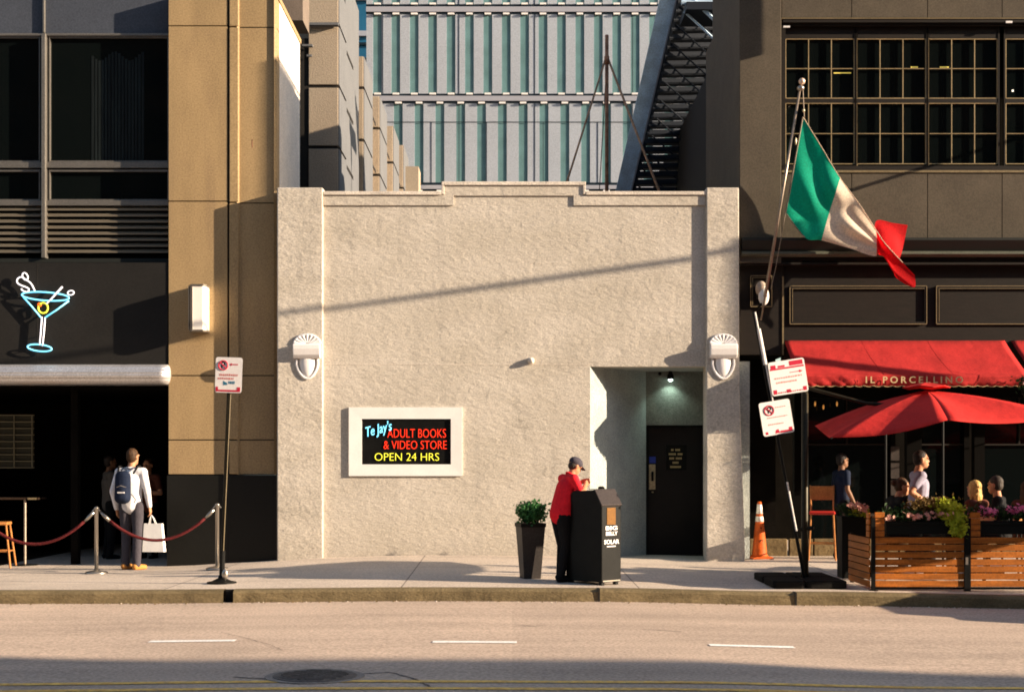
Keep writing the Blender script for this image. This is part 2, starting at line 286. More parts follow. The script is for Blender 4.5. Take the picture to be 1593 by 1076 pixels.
# ------------------------------------------------------------------ mesh builder
class MB:
    def __init__(s): s.v = []; s.f = []; s.mi = []; s.m = 0
    def quad(s, *pts):
        b = len(s.v); s.v += [tuple(p) for p in pts]; s.f.append(tuple(range(b, b + len(pts)))); s.mi.append(s.m); return s
    def box(s, x0, x1, y0, y1, z0, z1):
        x0, x1 = sorted((x0, x1)); y0, y1 = sorted((y0, y1)); z0, z1 = sorted((z0, z1))
        b = len(s.v)
        s.v += [(x0, y0, z0), (x1, y0, z0), (x1, y1, z0), (x0, y1, z0), (x0, y0, z1), (x1, y0, z1), (x1, y1, z1), (x0, y1, z1)]
        for f in ((0, 3, 2, 1), (4, 5, 6, 7), (0, 1, 5, 4), (1, 2, 6, 5), (2, 3, 7, 6), (3, 0, 4, 7)):
            s.f.append(tuple(b + i for i in f)); s.mi.append(s.m)
        return s
    def pbox(s, px0, px1, py0, py1, yf, yb):          # box whose front face covers these photograph pixels at depth yf
        return s.box(X(px0, yf), X(px1, yf), yf, yb, Z(py1, yf), Z(py0, yf))
    def prism_y(s, poly, y0, y1):                      # polygon of (x, z), extruded in y
        n = len(poly); b = len(s.v)
        area = sum(poly[i][0] * poly[(i + 1) % n][1] - poly[(i + 1) % n][0] * poly[i][1] for i in range(n))
        if area < 0: poly = poly[::-1]
        s.v += [(x, y0, z) for x, z in poly] + [(x, y1, z) for x, z in poly]
        s.f.append(tuple(b + i for i in range(n))); s.f.append(tuple(b + n + i for i in reversed(range(n))))
        for i in range(n): s.f.append((b + (i + 1) % n, b + i, b + n + i, b + n + (i + 1) % n))
        s.mi += [s.m] * (n + 2); return s
    def prism_z(s, poly, z0, z1):
        n = len(poly); b = len(s.v)
        area = sum(poly[i][0] * poly[(i + 1) % n][1] - poly[(i + 1) % n][0] * poly[i][1] for i in range(n))
        if area < 0: poly = poly[::-1]
        s.v += [(x, y, z0) for x, y in poly] + [(x, y, z1) for x, y in poly]
        s.f.append(tuple(b + i for i in reversed(range(n)))); s.f.append(tuple(b + n + i for i in range(n)))
        for i in range(n): s.f.append((b + i, b + (i + 1) % n, b + n + (i + 1) % n, b + n + i))
        s.mi += [s.m] * (n + 2); return s
    def prism_x(s, poly, x0, x1):                      # polygon of (y, z), extruded in x
        n = len(poly); b = len(s.v)
        area = sum(poly[i][0] * poly[(i + 1) % n][1] - poly[(i + 1) % n][0] * poly[i][1] for i in range(n))
        if area < 0: poly = poly[::-1]
        s.v += [(x0, y, z) for y, z in poly] + [(x1, y, z) for y, z in poly]
        s.f.append(tuple(b + i for i in reversed(range(n)))); s.f.append(tuple(b + n + i for i in range(n)))
        for i in range(n): s.f.append((b + i, b + (i + 1) % n, b + n + (i + 1) % n, b + n + i))
        s.mi += [s.m] * (n + 2); return s
    def tube(s, pts, r, n=10, closed=False):
        pts = [Vector(p) for p in pts]; rs = r if isinstance(r, (list, tuple)) else [r] * len(pts)
        b = len(s.v); k = len(pts); up = None
        for i, p in enumerate(pts):
            if closed: d = pts[(i + 1) % k] - pts[i - 1]
            else: d = pts[min(i + 1, k - 1)] - pts[max(i - 1, 0)]
            d.normalize()
            if up is None: up = d.orthogonal().normalized()
            u = (up - d * up.dot(d)); u = u.normalized() if u.length > 1e-6 else d.orthogonal().normalized(); up = u
            v = d.cross(u)
            for j in range(n):
                a = 2 * math.pi * j / n
                s.v.append(tuple(p + (u * math.cos(a) + v * math.sin(a)) * rs[i]))
        for i in range(k if closed else k - 1):
            for j in range(n):
                i2 = (i + 1) % k
                s.f.append((b + i * n + j, b + i * n + (j + 1) % n, b + i2 * n + (j + 1) % n, b + i2 * n + j)); s.mi.append(s.m)
        if not closed:
            s.f.append(tuple(b + j for j in reversed(range(n)))); s.f.append(tuple(b + (k - 1) * n + j for j in range(n))); s.mi += [s.m] * 2
        return s
    def lathe(s, prof, cx, cy, n=24, ang0=0):          # profile of (r, z)
        b = len(s.v)
        for r, z in prof:
            for j in range(n):
                a = ang0 + 2 * math.pi * j / n; s.v.append((cx + r * math.cos(a), cy + r * math.sin(a), z))
        for i in range(len(prof) - 1):
            for j in range(n):
                s.f.append((b + i * n + j, b + i * n + (j + 1) % n, b + (i + 1) * n + (j + 1) % n, b + (i + 1) * n + j)); s.mi.append(s.m)
        s.f.append(tuple(b + j for j in reversed(range(n)))); s.f.append(tuple(b + (len(prof) - 1) * n + j for j in range(n))); s.mi += [s.m] * 2
        return s
    def ell(s, c, r, rot=None, nu=16, nv=10):
        b = len(s.v); c = Vector(c)
        for i in range(nv + 1):
            th = math.pi * i / nv
            for j in range(nu):
                ph = 2 * math.pi * j / nu
                p = Vector((r[0] * math.sin(th) * math.cos(ph), r[1] * math.sin(th) * math.sin(ph), r[2] * math.cos(th)))
                if rot: p = rot @ p
                s.v.append(tuple(c + p))
        for i in range(nv):
            for j in range(nu):
                s.f.append((b + i * nu + j, b + (i + 1) * nu + j, b + (i + 1) * nu + (j + 1) % nu, b + i * nu + (j + 1) % nu)); s.mi.append(s.m)
        return s
    def cap(s, p, q, r1, r2, fs=1.0, side=None, n=14):  # tapered capsule, optionally wider along side
        p = Vector(p); q = Vector(q); d = q - p; L = d.length
        d = d.normalized() if L > 1e-6 else Vector((0, 0, 1))
        sd_ = Vector(side) if side is not None else d.orthogonal()
        sd_ = sd_ - d * sd_.dot(d); sd_ = sd_.normalized() if sd_.length > 1e-4 else d.orthogonal().normalized()
        ot = d.cross(sd_); b = len(s.v); rings = []
        for k in range(5): a = math.pi / 2 * (1 - k / 4); rings.append((p - d * r1 * math.sin(a), r1 * math.cos(a)))
        for k in range(5): a = math.pi / 2 * (k / 4); rings.append((q + d * r2 * math.sin(a), r2 * math.cos(a)))
        for c, r in rings:
            r = max(r, 1e-4)
            for j in range(n):
                a = 2 * math.pi * j / n; s.v.append(tuple(c + sd_ * (r * fs * math.cos(a)) + ot * (r * math.sin(a))))
        for i in range(len(rings) - 1):
            for j in range(n):
                s.f.append((b + i * n + j, b + i * n + (j + 1) % n, b + (i + 1) * n + (j + 1) % n, b + (i + 1) * n + j)); s.mi.append(s.m)
        return s
    def build(s, name, mats, parent=None, bevel=0.0, smooth=False, loc=None):
        me = bpy.data.meshes.new(name)
        if loc:
            L = Vector(loc); vv = [tuple(Vector(v) - L) for v in s.v]
        else: vv = s.v
        me.from_pydata(vv, [], s.f)
        if not isinstance(mats, (list, tuple)): mats = [mats]
        for m in mats: me.materials.append(M[m] if isinstance(m, str) else m)
        for p, i in zip(me.polygons, s.mi): p.material_index = i; p.use_smooth = smooth
        me.update()
        o = bpy.data.objects.new(name, me); C.objects.link(o)
        if loc: o.location = loc
        if parent: o.parent = parent
        if bevel > 0:
            b = o.modifiers.new('bevel', 'BEVEL'); b.width = bevel; b.segments = 2; b.limit_method = 'ANGLE'
        return o

def tag(o, label, cat=None, group=None, kind=None):
    if label: o['label'] = label
    if cat: o['category'] = cat
    if group: o['group'] = group
    if kind: o['kind'] = kind
    return o
def thing(name, label, cat, loc=(0, 0, 0), rz=0.0, group=None):
    o = bpy.data.objects.new(name, None); C.objects.link(o); o.empty_display_size = 0.2
    o.location = loc; o.rotation_euler = (0, 0, rz); return tag(o, label, cat, group)
def struct(o, label, cat=None): return tag(o, label, cat, None, 'structure')
def lab(o, l): o['label'] = l; return o

def text(s, size, name, m, parent, loc, rz=0.0, tilt=0.0, shear=0.0, ext=0.004, stretch=1.0, align='CENTER', spacing=1.0, off=0.0, rot=None):
    cu = bpy.data.curves.new('tmp', 'FONT'); cu.body = s; cu.size = size; cu.extrude = ext; cu.shear = shear; cu.offset = off
    cu.align_x = align; cu.align_y = 'CENTER'; cu.space_character = spacing; cu.resolution_u = 3
    t = bpy.data.objects.new('tmp', cu); C.objects.link(t); bpy.context.view_layer.update()
    me = bpy.data.meshes.new_from_object(t.evaluated_get(bpy.context.evaluated_depsgraph_get()))
    bpy.data.objects.remove(t); bpy.data.curves.remove(cu)
    me.transform(Matrix.Diagonal((stretch, 1, 1, 1)))
    me.transform(Matrix.Rotation(tilt, 4, 'Z')); me.transform(Matrix.Rotation(R(90), 4, 'X'))
    me.materials.clear(); me.materials.append(M[m]); me.name = name
    o = bpy.data.objects.new(name, me); C.objects.link(o); o.parent = parent; o.location = loc; o.rotation_euler = rot if rot else (0, 0, rz)
    return o

# ------------------------------------------------------------------ ground
def lerp(tab, x):
    if x <= tab[0][0]: return tab[0][1]
    for (a, va), (b, vb) in zip(tab, tab[1:]):
        if x <= b:
            t = (x - a) / (b - a); t = t * t * (3 - 2 * t); return va + (vb - va) * t
    return tab[-1][1]
GT = [(-9, -0.03), (-5, -0.02), (-1, 0.012), (1, 0.005), (3.5, -0.04), (7, -0.09), (12, -0.12)]
TT = [(-9, 0.03), (-5.5, 0.06), (-3.8, 0.14), (-3.2, 0.205), (-1.5, 0.25), (0.3, 0.24), (2, 0.18), (3.3, 0.155), (4.2, 0.17), (8, 0.18)]
YK = -4.98
def gr(x): return lerp(GT, x)
def hs(x, y):
    t = max(0.0, min(1.0, (y - YK) / (-YK))); t = t ** 1.2
    return (0.15 + gr(x)) * (1 - t) + lerp(TT, x) * t

def sheet(name, x0, x1, y0, y1, nx, ny, fz, m, xs=None, ys=None):
    b = MB(); xs = xs or [x0 + (x1 - x0) * i / nx for i in range(nx + 1)]; ys = ys or [y0 + (y1 - y0) * j / ny for j in range(ny + 1)]
    for y in ys:
        for x in xs: b.v.append((x, y, fz(x, y)))
    k = len(xs)
    for j in range(len(ys) - 1):
        for i in range(len(xs) - 1): b.f.append((j * k + i, j * k + i + 1, (j + 1) * k + i + 1, (j + 1) * k + i)); b.mi.append(0)
    return b.build(name, m, smooth=True)
XS = [-400, -120, -40, -20, -14] + [-12 + 0.5 * i for i in range(49)] + [14, 20, 40, 120, 400]
struct(sheet('road', 0, 0, 0, 0, 0, 0, lambda x, y: gr(x), 'road', XS, [-26, -20, -16, -13, -11, -9, -7, -6, YK + 0.05]), 'pale worn asphalt road in low sun with its near edge in shadow')
struct(sheet('sidewalk', 0, 0, 0, 0, 0, 0, hs, 'sidewalk', XS, [YK + 0.16] + [-4.75 + 0.25 * i for i in range(20)] + [0.0, 0.6, 1.5, 3, 8]), 'concrete sidewalk in front of the stucco shop and its neighbours')
struct(sheet('ground', -600, 600, -600, 600, 1, 1, lambda x, y: -0.6, 'roof'), 'city ground beyond the street')
# far sidewalk behind the camera
struct(MB().box(-150, 150, -40, -21.0, -0.5, 0.12).build('far_sidewalk', 'sidewalk'), 'sidewalk on the opposite side of the street')
# kerb, with worn lip, split where the photograph shows its joints
bk = MB()
jn = [X(361, YK), X(932, YK), X(1238, YK)]
xs = [-60, -20] + [-12 + 0.12 * i for i in range(201)] + [20, 60]
for a, c in zip(xs, xs[1:]):
    if abs(jn[0] - (a + c) / 2) < 0.07: continue
    w1 = 0.012 * noise.noise(Vector((a * 2.1, 0, 0))) + 0.006 * noise.noise(Vector((a * 9, 3, 0))); w2 = 0.012 * noise.noise(Vector((c * 2.1, 0, 0))) + 0.006 * noise.noise(Vector((c * 9, 3, 0)))
    def prof(x, wv):
        z = 0.15 + gr(x); g0 = gr(x) - 0.05
        return [(x, YK - 0.01 + wv, g0), (x, YK + wv, z - 0.035), (x, YK + 0.02 + wv, z - 0.010), (x, YK + 0.05 + wv, z + 0.002), (x, YK + 0.17, z + 0.004), (x, YK + 0.17, g0)]
    pa, pc = prof(a, w1), prof(c, w2)
    for i in range(5): bk.quad(pa[i], pc[i], pc[i + 1], pa[i + 1])
struct(bk.build('kerb', 'kerb'), 'worn yellowish stone kerb along the sidewalk')
b = MB()
for j in jn[1:]: b.box(j - 0.01, j + 0.01, YK - 0.018, YK + 0.15, gr(j), 0.157 + gr(j))
struct(b.build('kerb_joint', 'joint'), 'dark joints in the kerb')
b = MB().box(jn[0] - 0.1, jn[0] + 0.1, YK + 0.12, YK + 0.16, -0.3, 0.148 + gr(jn[0])); struct(b.build('kerb_gap', 'joint'), 'black gap between two kerb stones')

# markings
def strip(name, x0, x1, y0, y1, m, z=0.006, n=1, ragged=0.0, skew=0.0):
    b = MB(); k = max(n, 1)
    for i in range(k):
        a = x0 + (x1 - x0) * i / k; c = x0 + (x1 - x0) * (i + 1) / k
        f = lambda x: (noise.noise(Vector((x * 7, y0 * 3, 0))) * ragged)
        s_ = lambda x: skew * (x - x0)
        b.quad((a, y0 + f(a) + s_(a), gr(a) + z), (c, y0 + f(c) + s_(c), gr(c) + z), (c, y1 + f(c + 50) + s_(c), gr(c) + z), (a, y1 + f(a + 50) + s_(a), gr(a) + z))
    return b.build(name, m)
yd = -CAM_D + FPX * 1.65 / 275
for px0, px1, lb, pc in ((229, 364, 'white lane dash on the road, leftmost of the three, below the parking sign pole', 997), (674, 804, 'white lane dash on the road in the middle, below the shop wall', 998.5), (1099, 1229, 'white lane dash on the road, rightmost, in front of the umbrella base', 1005)):
    xm = X((px0 + px1) / 2, yd); yy = -CAM_D + FPX * (1.65 - gr(xm)) / (pc - 723)
    o = strip('lane_line', X(px0, yd), X(px1, yd), yy - 0.068, yy + 0.068, 'road_white', 0.005, 14, 0.010); struct(o, lb)
for k, pc in enumerate((1062, 1073)):
    yy = -CAM_D + FPX * 1.65 / (pc - 723)
    struct(strip('centre_line', -12, 12, yy - 0.055, yy + 0.055, 'road_yellow', 0.005, 90, 0.012), ('farther' if k == 0 else 'nearer') + ' yellow line of the double centre line along the bottom of the picture')
# cracks
def crack(pts, wd):
    b = MB(); P = []
    for (px, py) in pts:
        y = -CAM_D + FPX * 1.65 / (py - 723); P.append((X(px, y), y))
    Q = []
    for (a, c) in zip(P, P[1:]):
        for i in range(8):
            t = i / 8; x = a[0] + (c[0] - a[0]) * t; y = a[1] + (c[1] - a[1]) * t
            Q.append((x + 0.02 * noise.noise(Vector((x * 9, y * 9, 0))), y + 0.03 * noise.noise(Vector((x * 9, y * 9, 5)))))
    Q.append(P[-1])
    for (a, c) in zip(Q, Q[1:]):
        d = Vector((c[0] - a[0], c[1] - a[1], 0)).normalized(); nrm = Vector((-d.y, d.x, 0)) * wd * random.uniform(0.5, 1.2)
        b.quad((a[0] - nrm.x, a[1] - nrm.y, gr(a[0]) + 0.0035), (c[0] - nrm.x, c[1] - nrm.y, gr(c[0]) + 0.0035), (c[0] + nrm.x, c[1] + nrm.y, gr(c[0]) + 0.0035), (a[0] + nrm.x, a[1] + nrm.y, gr(a[0]) + 0.0035))
    return b.build('road_crack', 'tar')
for pts, wd, l in (([(560, 1050), (605, 1048), (640, 1056), (668, 1070)], 0.014, 'dark crack in the asphalt running right from the manhole'), ([(805, 1054 - 80), (830, 975), (845, 974)], 0.012, 'short dark crack in the sunlit asphalt'),
                   ([(345, 983), (385, 993), (425, 1005), (440, 1012)], 0.0035, 'thin crack in the sunlit asphalt near the left lane dash'), ([(366, 1054), (400, 1057), (430, 1058)], 0.014, 'dark crack left of the manhole'),
                   ([(1000, 979), (1060, 982)], 0.012, 'faint dark mark in the asphalt above the right lane dash')):
    struct(crack(pts, wd), l)
# manhole
ym = -CAM_D + FPX * 1.65 / (1054 - 723)
t = thing('manhole_cover', 'round cast iron manhole cover in the shaded road near the yellow lines', 'manhole cover', (X(490, ym), ym, gr(-1.6)))
MB().lathe([(0.385, 0.0), (0.385, 0.007)], 0, 0, 40).build('worn_ring', 'patch', t)
MB().lathe([(0.325, 0.001), (0.325, 0.012), (0.31, 0.014)], 0, 0, 40).build('frame', 'iron', t)
bb = MB().lathe([(0.285, 0.0), (0.285, 0.017)], 0, 0, 36)
for i in range(-4, 5):
    h = math.sqrt(max(0, 0.26 ** 2 - (i * 0.06) ** 2)); bb.box(-h, h, i * 0.06 - 0.012, i * 0.06 + 0.012, 0.015, 0.022)
bb.build('cover', 'iron', t)

# ------------------------------------------------------------------ stucco shop building
PR = 0.063
sh = thing('shop_building', 'low beige stucco shop front with stepped parapet and recessed dark door', 'building', (0, 0, 0))
wall = [(X(500), -0.2), (X(918), -0.2), (X(918), Z(570)), (X(1098), Z(570)), (X(1098), Z(302)), (X(908), Z(302)), (X(908), Z(287)), (X(690), Z(287)), (X(690), Z(302)), (X(500), Z(302))]
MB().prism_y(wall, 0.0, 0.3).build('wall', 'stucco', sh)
for a, c, t0, l in ((432, 503, 293, 'left end pilaster'), (1098, 1148, 293, 'right end pilaster')):
    bb = MB(); x0, x1 = X(a), X(c)
    if a > 1000:   # slightly battered outer face
        bb.prism_y([(x0, -0.2), (X(1159), -0.2), (X(1157), Z(820)), (X(1149.5), Z(600)), (X(1148.5), Z(t0)), (x0, Z(t0))], -PR, 0.32)
    else:
        bb.prism_y([(x0, -0.2), (x1, -0.2), (x1, Z(t0)), (x0, Z(t0))], -PR, 0.32)
    o = bb.build('pilaster', 'stucco', sh, bevel=0.016)
# raised border under the coping and the coping itself, following the steps
def stepped(off_o, off_i, y0, name, m, outer_ext=0.0):
    # outer profile (top) and inner profile (bottom)
    L, Rr = X(503.5), X(1097.5)
    up = [(L, Z(302) + off_o), (X(690) - outer_ext, Z(302) + off_o), (X(690) - outer_ext, Z(287) + off_o), (X(908) + outer_ext, Z(287) + off_o), (X(908) + outer_ext, Z(302) + off_o), (Rr, Z(302) + off_o)]
    dn = [(Rr, Z(302) + off_i), (X(892), Z(302) + off_i), (X(892), Z(287) + off_i), (X(706), Z(287) + off_i), (X(706), Z(302) + off_i), (L, Z(302) + off_i)]
    return MB().prism_y(up + dn, y0, -0.001).build(name, m, sh, bevel=0.004)
stepped(-0.02, -0.18, -0.025, 'border', 'stucco')
cp = MB()
def cpb(x0, x1, z, y0=-0.05): cp.box(x0, x1, y0, 0.33, z - 0.02, z + 0.035)
cpb(X(503.5), X(690) - 0.035, Z(302)); cpb(X(690) - 0.03, X(908) + 0.03, Z(287)); cpb(X(908) + 0.035, X(1097.5), Z(302))
cp.box(X(690) - 0.03, X(690) + 0.012, -0.045, 0.32, Z(302) - 0.01, Z(287) - 0.022); cp.box(X(908) - 0.012, X(908) + 0.03, -0.045, 0.32, Z(302) - 0.01, Z(287) - 0.022)
cp.build('coping', 'coping', sh, bevel=0.006)
# wall control joints: a horizontal seam at lintel height and a faint vertical one
MB().box(X(503.5), X(916), -0.0035, 0.01, Z(567.4), Z(566.2)).build('seam', 'coping', sh)
# flat roof and side/back walls
MB().box(X(434), X(1146), 0.33, 14.0, 4.9, 5.05).build('roof', 'roof', sh)
MB().box(X(434), X(1146), 13.7, 14.0, 0, 4.9).build('rear_wall', 'stucco_grey', sh)
# recess
RD = 1.2; xd0 = X(1005, RD); xd1 = xd0 + 0.95; zc = Z(570); zdt = Z(661, RD)
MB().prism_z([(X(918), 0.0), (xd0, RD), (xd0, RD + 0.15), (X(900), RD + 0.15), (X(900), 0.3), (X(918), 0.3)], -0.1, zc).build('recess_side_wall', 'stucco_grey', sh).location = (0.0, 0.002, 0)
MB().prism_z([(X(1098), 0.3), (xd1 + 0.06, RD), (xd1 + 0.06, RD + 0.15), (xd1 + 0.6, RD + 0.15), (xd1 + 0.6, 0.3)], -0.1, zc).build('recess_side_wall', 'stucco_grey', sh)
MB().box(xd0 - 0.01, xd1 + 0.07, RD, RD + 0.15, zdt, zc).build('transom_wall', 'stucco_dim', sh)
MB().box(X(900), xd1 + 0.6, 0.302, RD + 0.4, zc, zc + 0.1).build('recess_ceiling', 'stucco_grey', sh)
gz = 0.145
dr = MB().box(xd0 + 0.05, xd1 - 0.03, RD + 0.06, RD + 0.11, gz, zdt - 0.05).build('door', 'door', sh)
bb = MB(); bb.box(xd0, xd0 + 0.05, RD + 0.02, RD + 0.13, gz, zdt); bb.box(xd1 - 0.03, xd1 + 0.06, RD + 0.02, RD + 0.13, gz, zdt); bb.box(xd0 + 0.05, xd1 - 0.03, RD + 0.02, RD + 0.13, zdt - 0.05, zdt)
bb.build('door_frame', 'black', sh)
yb = RD + 0.055
MB().box(X(1009.5, yb), X(1019.5, yb), yb - 0.012, yb + 0.002, Z(761, yb), Z(722, yb)).build('push_plate', 'brass', dr, bevel=0.004)
MB().box(X(1013, yb), X(1016.5, yb), yb - 0.05, yb - 0.013, Z(748, yb), Z(733, yb)).build('handle', 'black', dr, bevel=0.006)
MB().lathe([(0.0, 0), (0.016, 0), (0.016, 0.02), (0.0, 0.02)], 0, 0, 14).build('deadbolt', 'brass', dr).location = (X(1015, yb), yb - 0.01, Z(766, yb))
MB().box(X(1010, yb), X(1020, yb), yb - 0.008, yb + 0.002, Z(720, yb), Z(710, yb)).build('sticker', 'blue_led', dr)
bb = MB()
for i, (wds) in enumerate(((2, 4), (6, 4), (4, 5), (5,), (9,))):
    tot = sum(wds) * 1.9 + (len(wds) - 1) * 2.5; x = 1051 - tot / 2
    for wd in wds:
        for k in range(wd):
            bb.pbox(x + 0.3, x + 1.5, 698 + i * 6.6, 698 + i * 6.6 + 3.0, yb - 0.014, yb - 0.011); x += 1.9
        x += 2.5
bb.build('door_notice', ['goldtext'], dr)
MB().pbox(1036, 1068, 692, 731, yb - 0.010, yb).build('notice_board', 'black', dr)
# door lamp (lit)
t = thing('door_lamp', 'small lit spot lamp glowing greenish white above the recessed door', 'lamp', (X(1043, RD - 0.14), RD - 0.14, Z(590, RD - 0.14)))
MB().cap((0, 0.0, 0.10), (0, 0.06, 0.12), 0.035, 0.03).build('housing', 'black', t)
MB().lathe([(0.055, 0.0), (0.05, 0.07), (0.03, 0.1)], 0, 0, 18).build('lamp_shade', 'black', t)
MB().ell((0, 0, -0.008), (0.035, 0.035, 0.022)).build('bulb', 'lamp_on', t)
MB().ell((-0.16, 0.11, 0.1), (0.03, 0.03, 0.03)).build('sensor', 'black', t)
ld = bpy.data.lights.new('door_spot', 'SPOT'); ld.energy = 6.5; ld.color = (0.72, 1.0, 0.84); ld.spot_size = R(125); ld.spot_blend = 0.8; ld.shadow_soft_size = 0.03
lo = bpy.data.objects.new('door_spot', ld); C.objects.link(lo); lo.parent = t; lo.location = (0, 0.0, -0.03); lo.rotation_euler = (R(12), 0, 0)
# small flood light stub on the wall
t = thing('wall_spotlight', 'small beige floodlight stub on the stucco wall above the planter', 'light', (X(826), 0, Z(561)))
MB().cap((0, 0.0, 0), (0, -0.03, 0), 0.05, 0.05).build('base', 'coping', t, smooth=True)
MB().cap((0.0, -0.02, 0.0), (0.01, -0.05, -0.01), 0.03, 0.042).build('head', 'coping', t, smooth=True)

# framed neon sign window
ts = thing('neon_sign', 'white framed neon sign on the stucco wall advertising adult books and videos', 'sign', (X(630), -0.001, Z(687)))
def rel(o, t): o.location = Vector(o.location) - t.location; return o
def fr(pxo, pyo, pxi, pyi, y0, y1):     # mitred picture frame
    ox0, ox1, oz0, oz1 = X(pxo[0]), X(pxo[1]), Z(pyo[1]), Z(pyo[0]); ix0, ix1, iz0, iz1 = X(pxi[0]), X(pxi[1]), Z(pyi[1]), Z(pyi[0])
    b = MB()
    o = [(ox0, oz0), (ox1, oz0), (ox1, oz1), (ox0, oz1)]; i = [(ix0, iz0), (ix1, iz0), (ix1, iz1), (ix0, iz1)]
    for k in range(4):
        k2 = (k + 1) % 4
        b.quad((o[k][0], y0, o[k][1]), (o[k2][0], y0, o[k2][1]), (i[k2][0], y0 + 0.004, i[k2][1]), (i[k][0], y0 + 0.004, i[k][1]))
        b.quad((o[k2][0], y0, o[k2][1]), (o[k][0], y0, o[k][1]), (o[k][0], y1, o[k][1]), (o[k2][0], y1, o[k2][1]))
        b.quad((i[k][0], y0 + 0.004, i[k][1]), (i[k2][0], y0 + 0.004, i[k2][1]), (i[k2][0], y1, i[k2][1]), (i[k][0], y1, i[k][1]))
    return b
FY = -0.034
rel(fr((543, 719), (633.5, 740), (563, 701.5), (651.5, 722), FY, -0.0008).build('frame', 'white', ts), ts)
# cavity: bevelled liner and back panel set into the frame
rel(MB().box(X(563), X(701.5), -0.0035, -0.001, Z(722), Z(651.5)).build('panel', 'black', ts), ts)
def stx(s, pxl, pxr, pyc, hpx, m, y=-0.012, tilt=0.0, shear=0.0, off=0.0, spacing=1.0):
    o = text(s, hpx / 100 * 1.42, 'lettering', m, ts, (0, 0, 0), ext=0.002, off=off, shear=shear, tilt=0, spacing=spacing)
    wv = o.dimensions.x; 
    bpy.context.view_layer.update(); wv = o.dimensions.x
    f = (pxr - pxl) / 100 / wv
    o.data.transform(Matrix.Diagonal((f, 1, 1, 1)))
    if tilt: o.data.transform(Matrix.Rotation(-tilt, 4, 'Y'))
    o.location = (X((pxl + pxr) / 2), y, Z(pyc)); rel(o, ts); return o
stx('ADULT BOOKS', 603, 694, 674.5, 14, 'neon_red', off=-0.002)
stx('& VIDEO STORE', 597, 695, 692.5, 13.5, 'neon_red', y=-0.0125, off=-0.002)
stx('OPEN 24 HRS', 583, 683, 711, 12.5, 'neon_yellow', off=-0.0025)
stx("Te Jay's", 567, 608, 668, 15, 'neon_cyan', y=-0.014, tilt=R(15), shear=0.4, off=0.001)

# wall sconces with fan top
for i, (pc, l) in enumerate(((479, 'white plaster fan shaped sconce on the left end pilaster of the stucco shop'), (1124, 'white plaster fan shaped sconce on the right end pilaster, near the recessed door'))):
    t = thing('wall_sconce', l, 'wall lamp', (X(pc), -PR, Z(555)), group='plaster sconces on the shop pilasters'); t.scale = (1, 0.62, 1)
    b = MB()                                   # lamp box: tray with sloped front
    zt, zb = 0.185, 0.0
    b.prism_x([(0, 0.19), (-0.17, 0.19), (-0.20, 0.175), (-0.20, 0.11), (-0.165, 0.02), (-0.10, -0.03), (0, -0.03)], -0.21, 0.21)
    b.build('tray', 'plaster_white', t, bevel=0.012)
    b = MB()                                   # fan crest
    for k in range(9):
        a = R(12 + k * 19.5); r0, r1 = 0.05, 0.20
        b.cap((r0 * math.cos(a), -0.02, 0.185 + r0 * math.sin(a) * 0.7), (r1 * math.cos(a), -0.03, 0.185 + r1 * math.sin(a) * 0.72), 0.012, 0.024, n=8)
    b.tube([(0.205 * math.cos(R(6 + 12 * k)), -0.03, 0.185 + 0.155 * math.sin(R(6 + 12 * k))) for k in range(15)], 0.018, 8)
    b.build('fan_crest', 'plaster_white', t, smooth=True)
    b = MB()                                   # lower shield (half urn) with rim
    prof = [(0.15, -0.03), (0.15, -0.12), (0.13, -0.20), (0.09, -0.27), (0.03, -0.325), (0.0, -0.33)]
    n = 12; base = len(b.v)
    for r, z in prof:
        for j in range(n + 1):
            a = math.pi + math.pi * j / n; b.v.append((r * math.cos(a) * 0.8, 0.6 * r * math.sin(a), z))
    for r_ in range(len(prof) - 1):
        for j in range(n): b.f.append((base + r_ * (n + 1) + j, base + (r_ + 1) * (n + 1) + j, base + (r_ + 1) * (n + 1) + j + 1, base + r_ * (n + 1) + j + 1)); b.mi.append(0)
    b.build('shield', 'plaster_white', t, smooth=True)
    MB().tube([(-0.16, -0.02, -0.04), (-0.165, -0.02, -0.12), (-0.145, -0.02, -0.2), (-0.10, -0.02, -0.275), (-0.05, -0.02, -0.325), (0, -0.02, -0.345), (0.05, -0.02, -0.325), (0.10, -0.02, -0.275), (0.145, -0.02, -0.2), (0.165, -0.02, -0.12), (0.16, -0.02, -0.04)], 0.022, 8).build('rim', 'plaster_white', t, smooth=True)

# ------------------------------------------------------------------ left building
YP = 0.215; YR = YP + 0.245; YPN = YP + 0.015
lb = thing('office_building', 'beige stone and dark glass building at the left with louvres and a steel canopy', 'building')
TOPZ = Z(-8, YP)
def courses(px0, px1, y0, y1, pys, m, name='pier', par=lb, gap=0.018, bev=0.0):
    b = MB()
    for a, c in zip(pys, pys[1:]):
        b.box(X(px0, y0), X(px1, y0), y0, y1, Z(c, y0) + gap / 2, Z(a, y0) - gap / 2)
    return b.build(name, m, par, bevel=bev)
courses(262.5, 353.5, YP, YP + 0.5, [-12, 40.5, 313, 584, 684, 738], 'beige')
courses(356.5, 371, YP - 0.015, YP + 0.5, [-12, 42, 315, 584, 684, 738], 'beige', bev=0.012)
courses(371.4, 430, YP + 0.02, YP + 0.3, [-12, 43, 316, 584, 684, 738], 'beige', bev=0.0)
MB().box(X(263.5, YP), X(429.5, YP), YP + 0.035, YP + 0.48, Z(738, YP) - 0.0, Z(-8, YP)).build('pier_core', 'joint', lb)
# bright mitred arrises
bb = MB()
for px in (371.8, 429.6):
    x = X(px, YP); bb.quad((x - 0.03, YP - 0.012, Z(738, YP)), (x + 0.006, YP + 0.024, Z(738, YP)), (x + 0.006, YP + 0.024, TOPZ), (x - 0.03, YP - 0.012, TOPZ))
bb.build('arris', 'beige', lb)
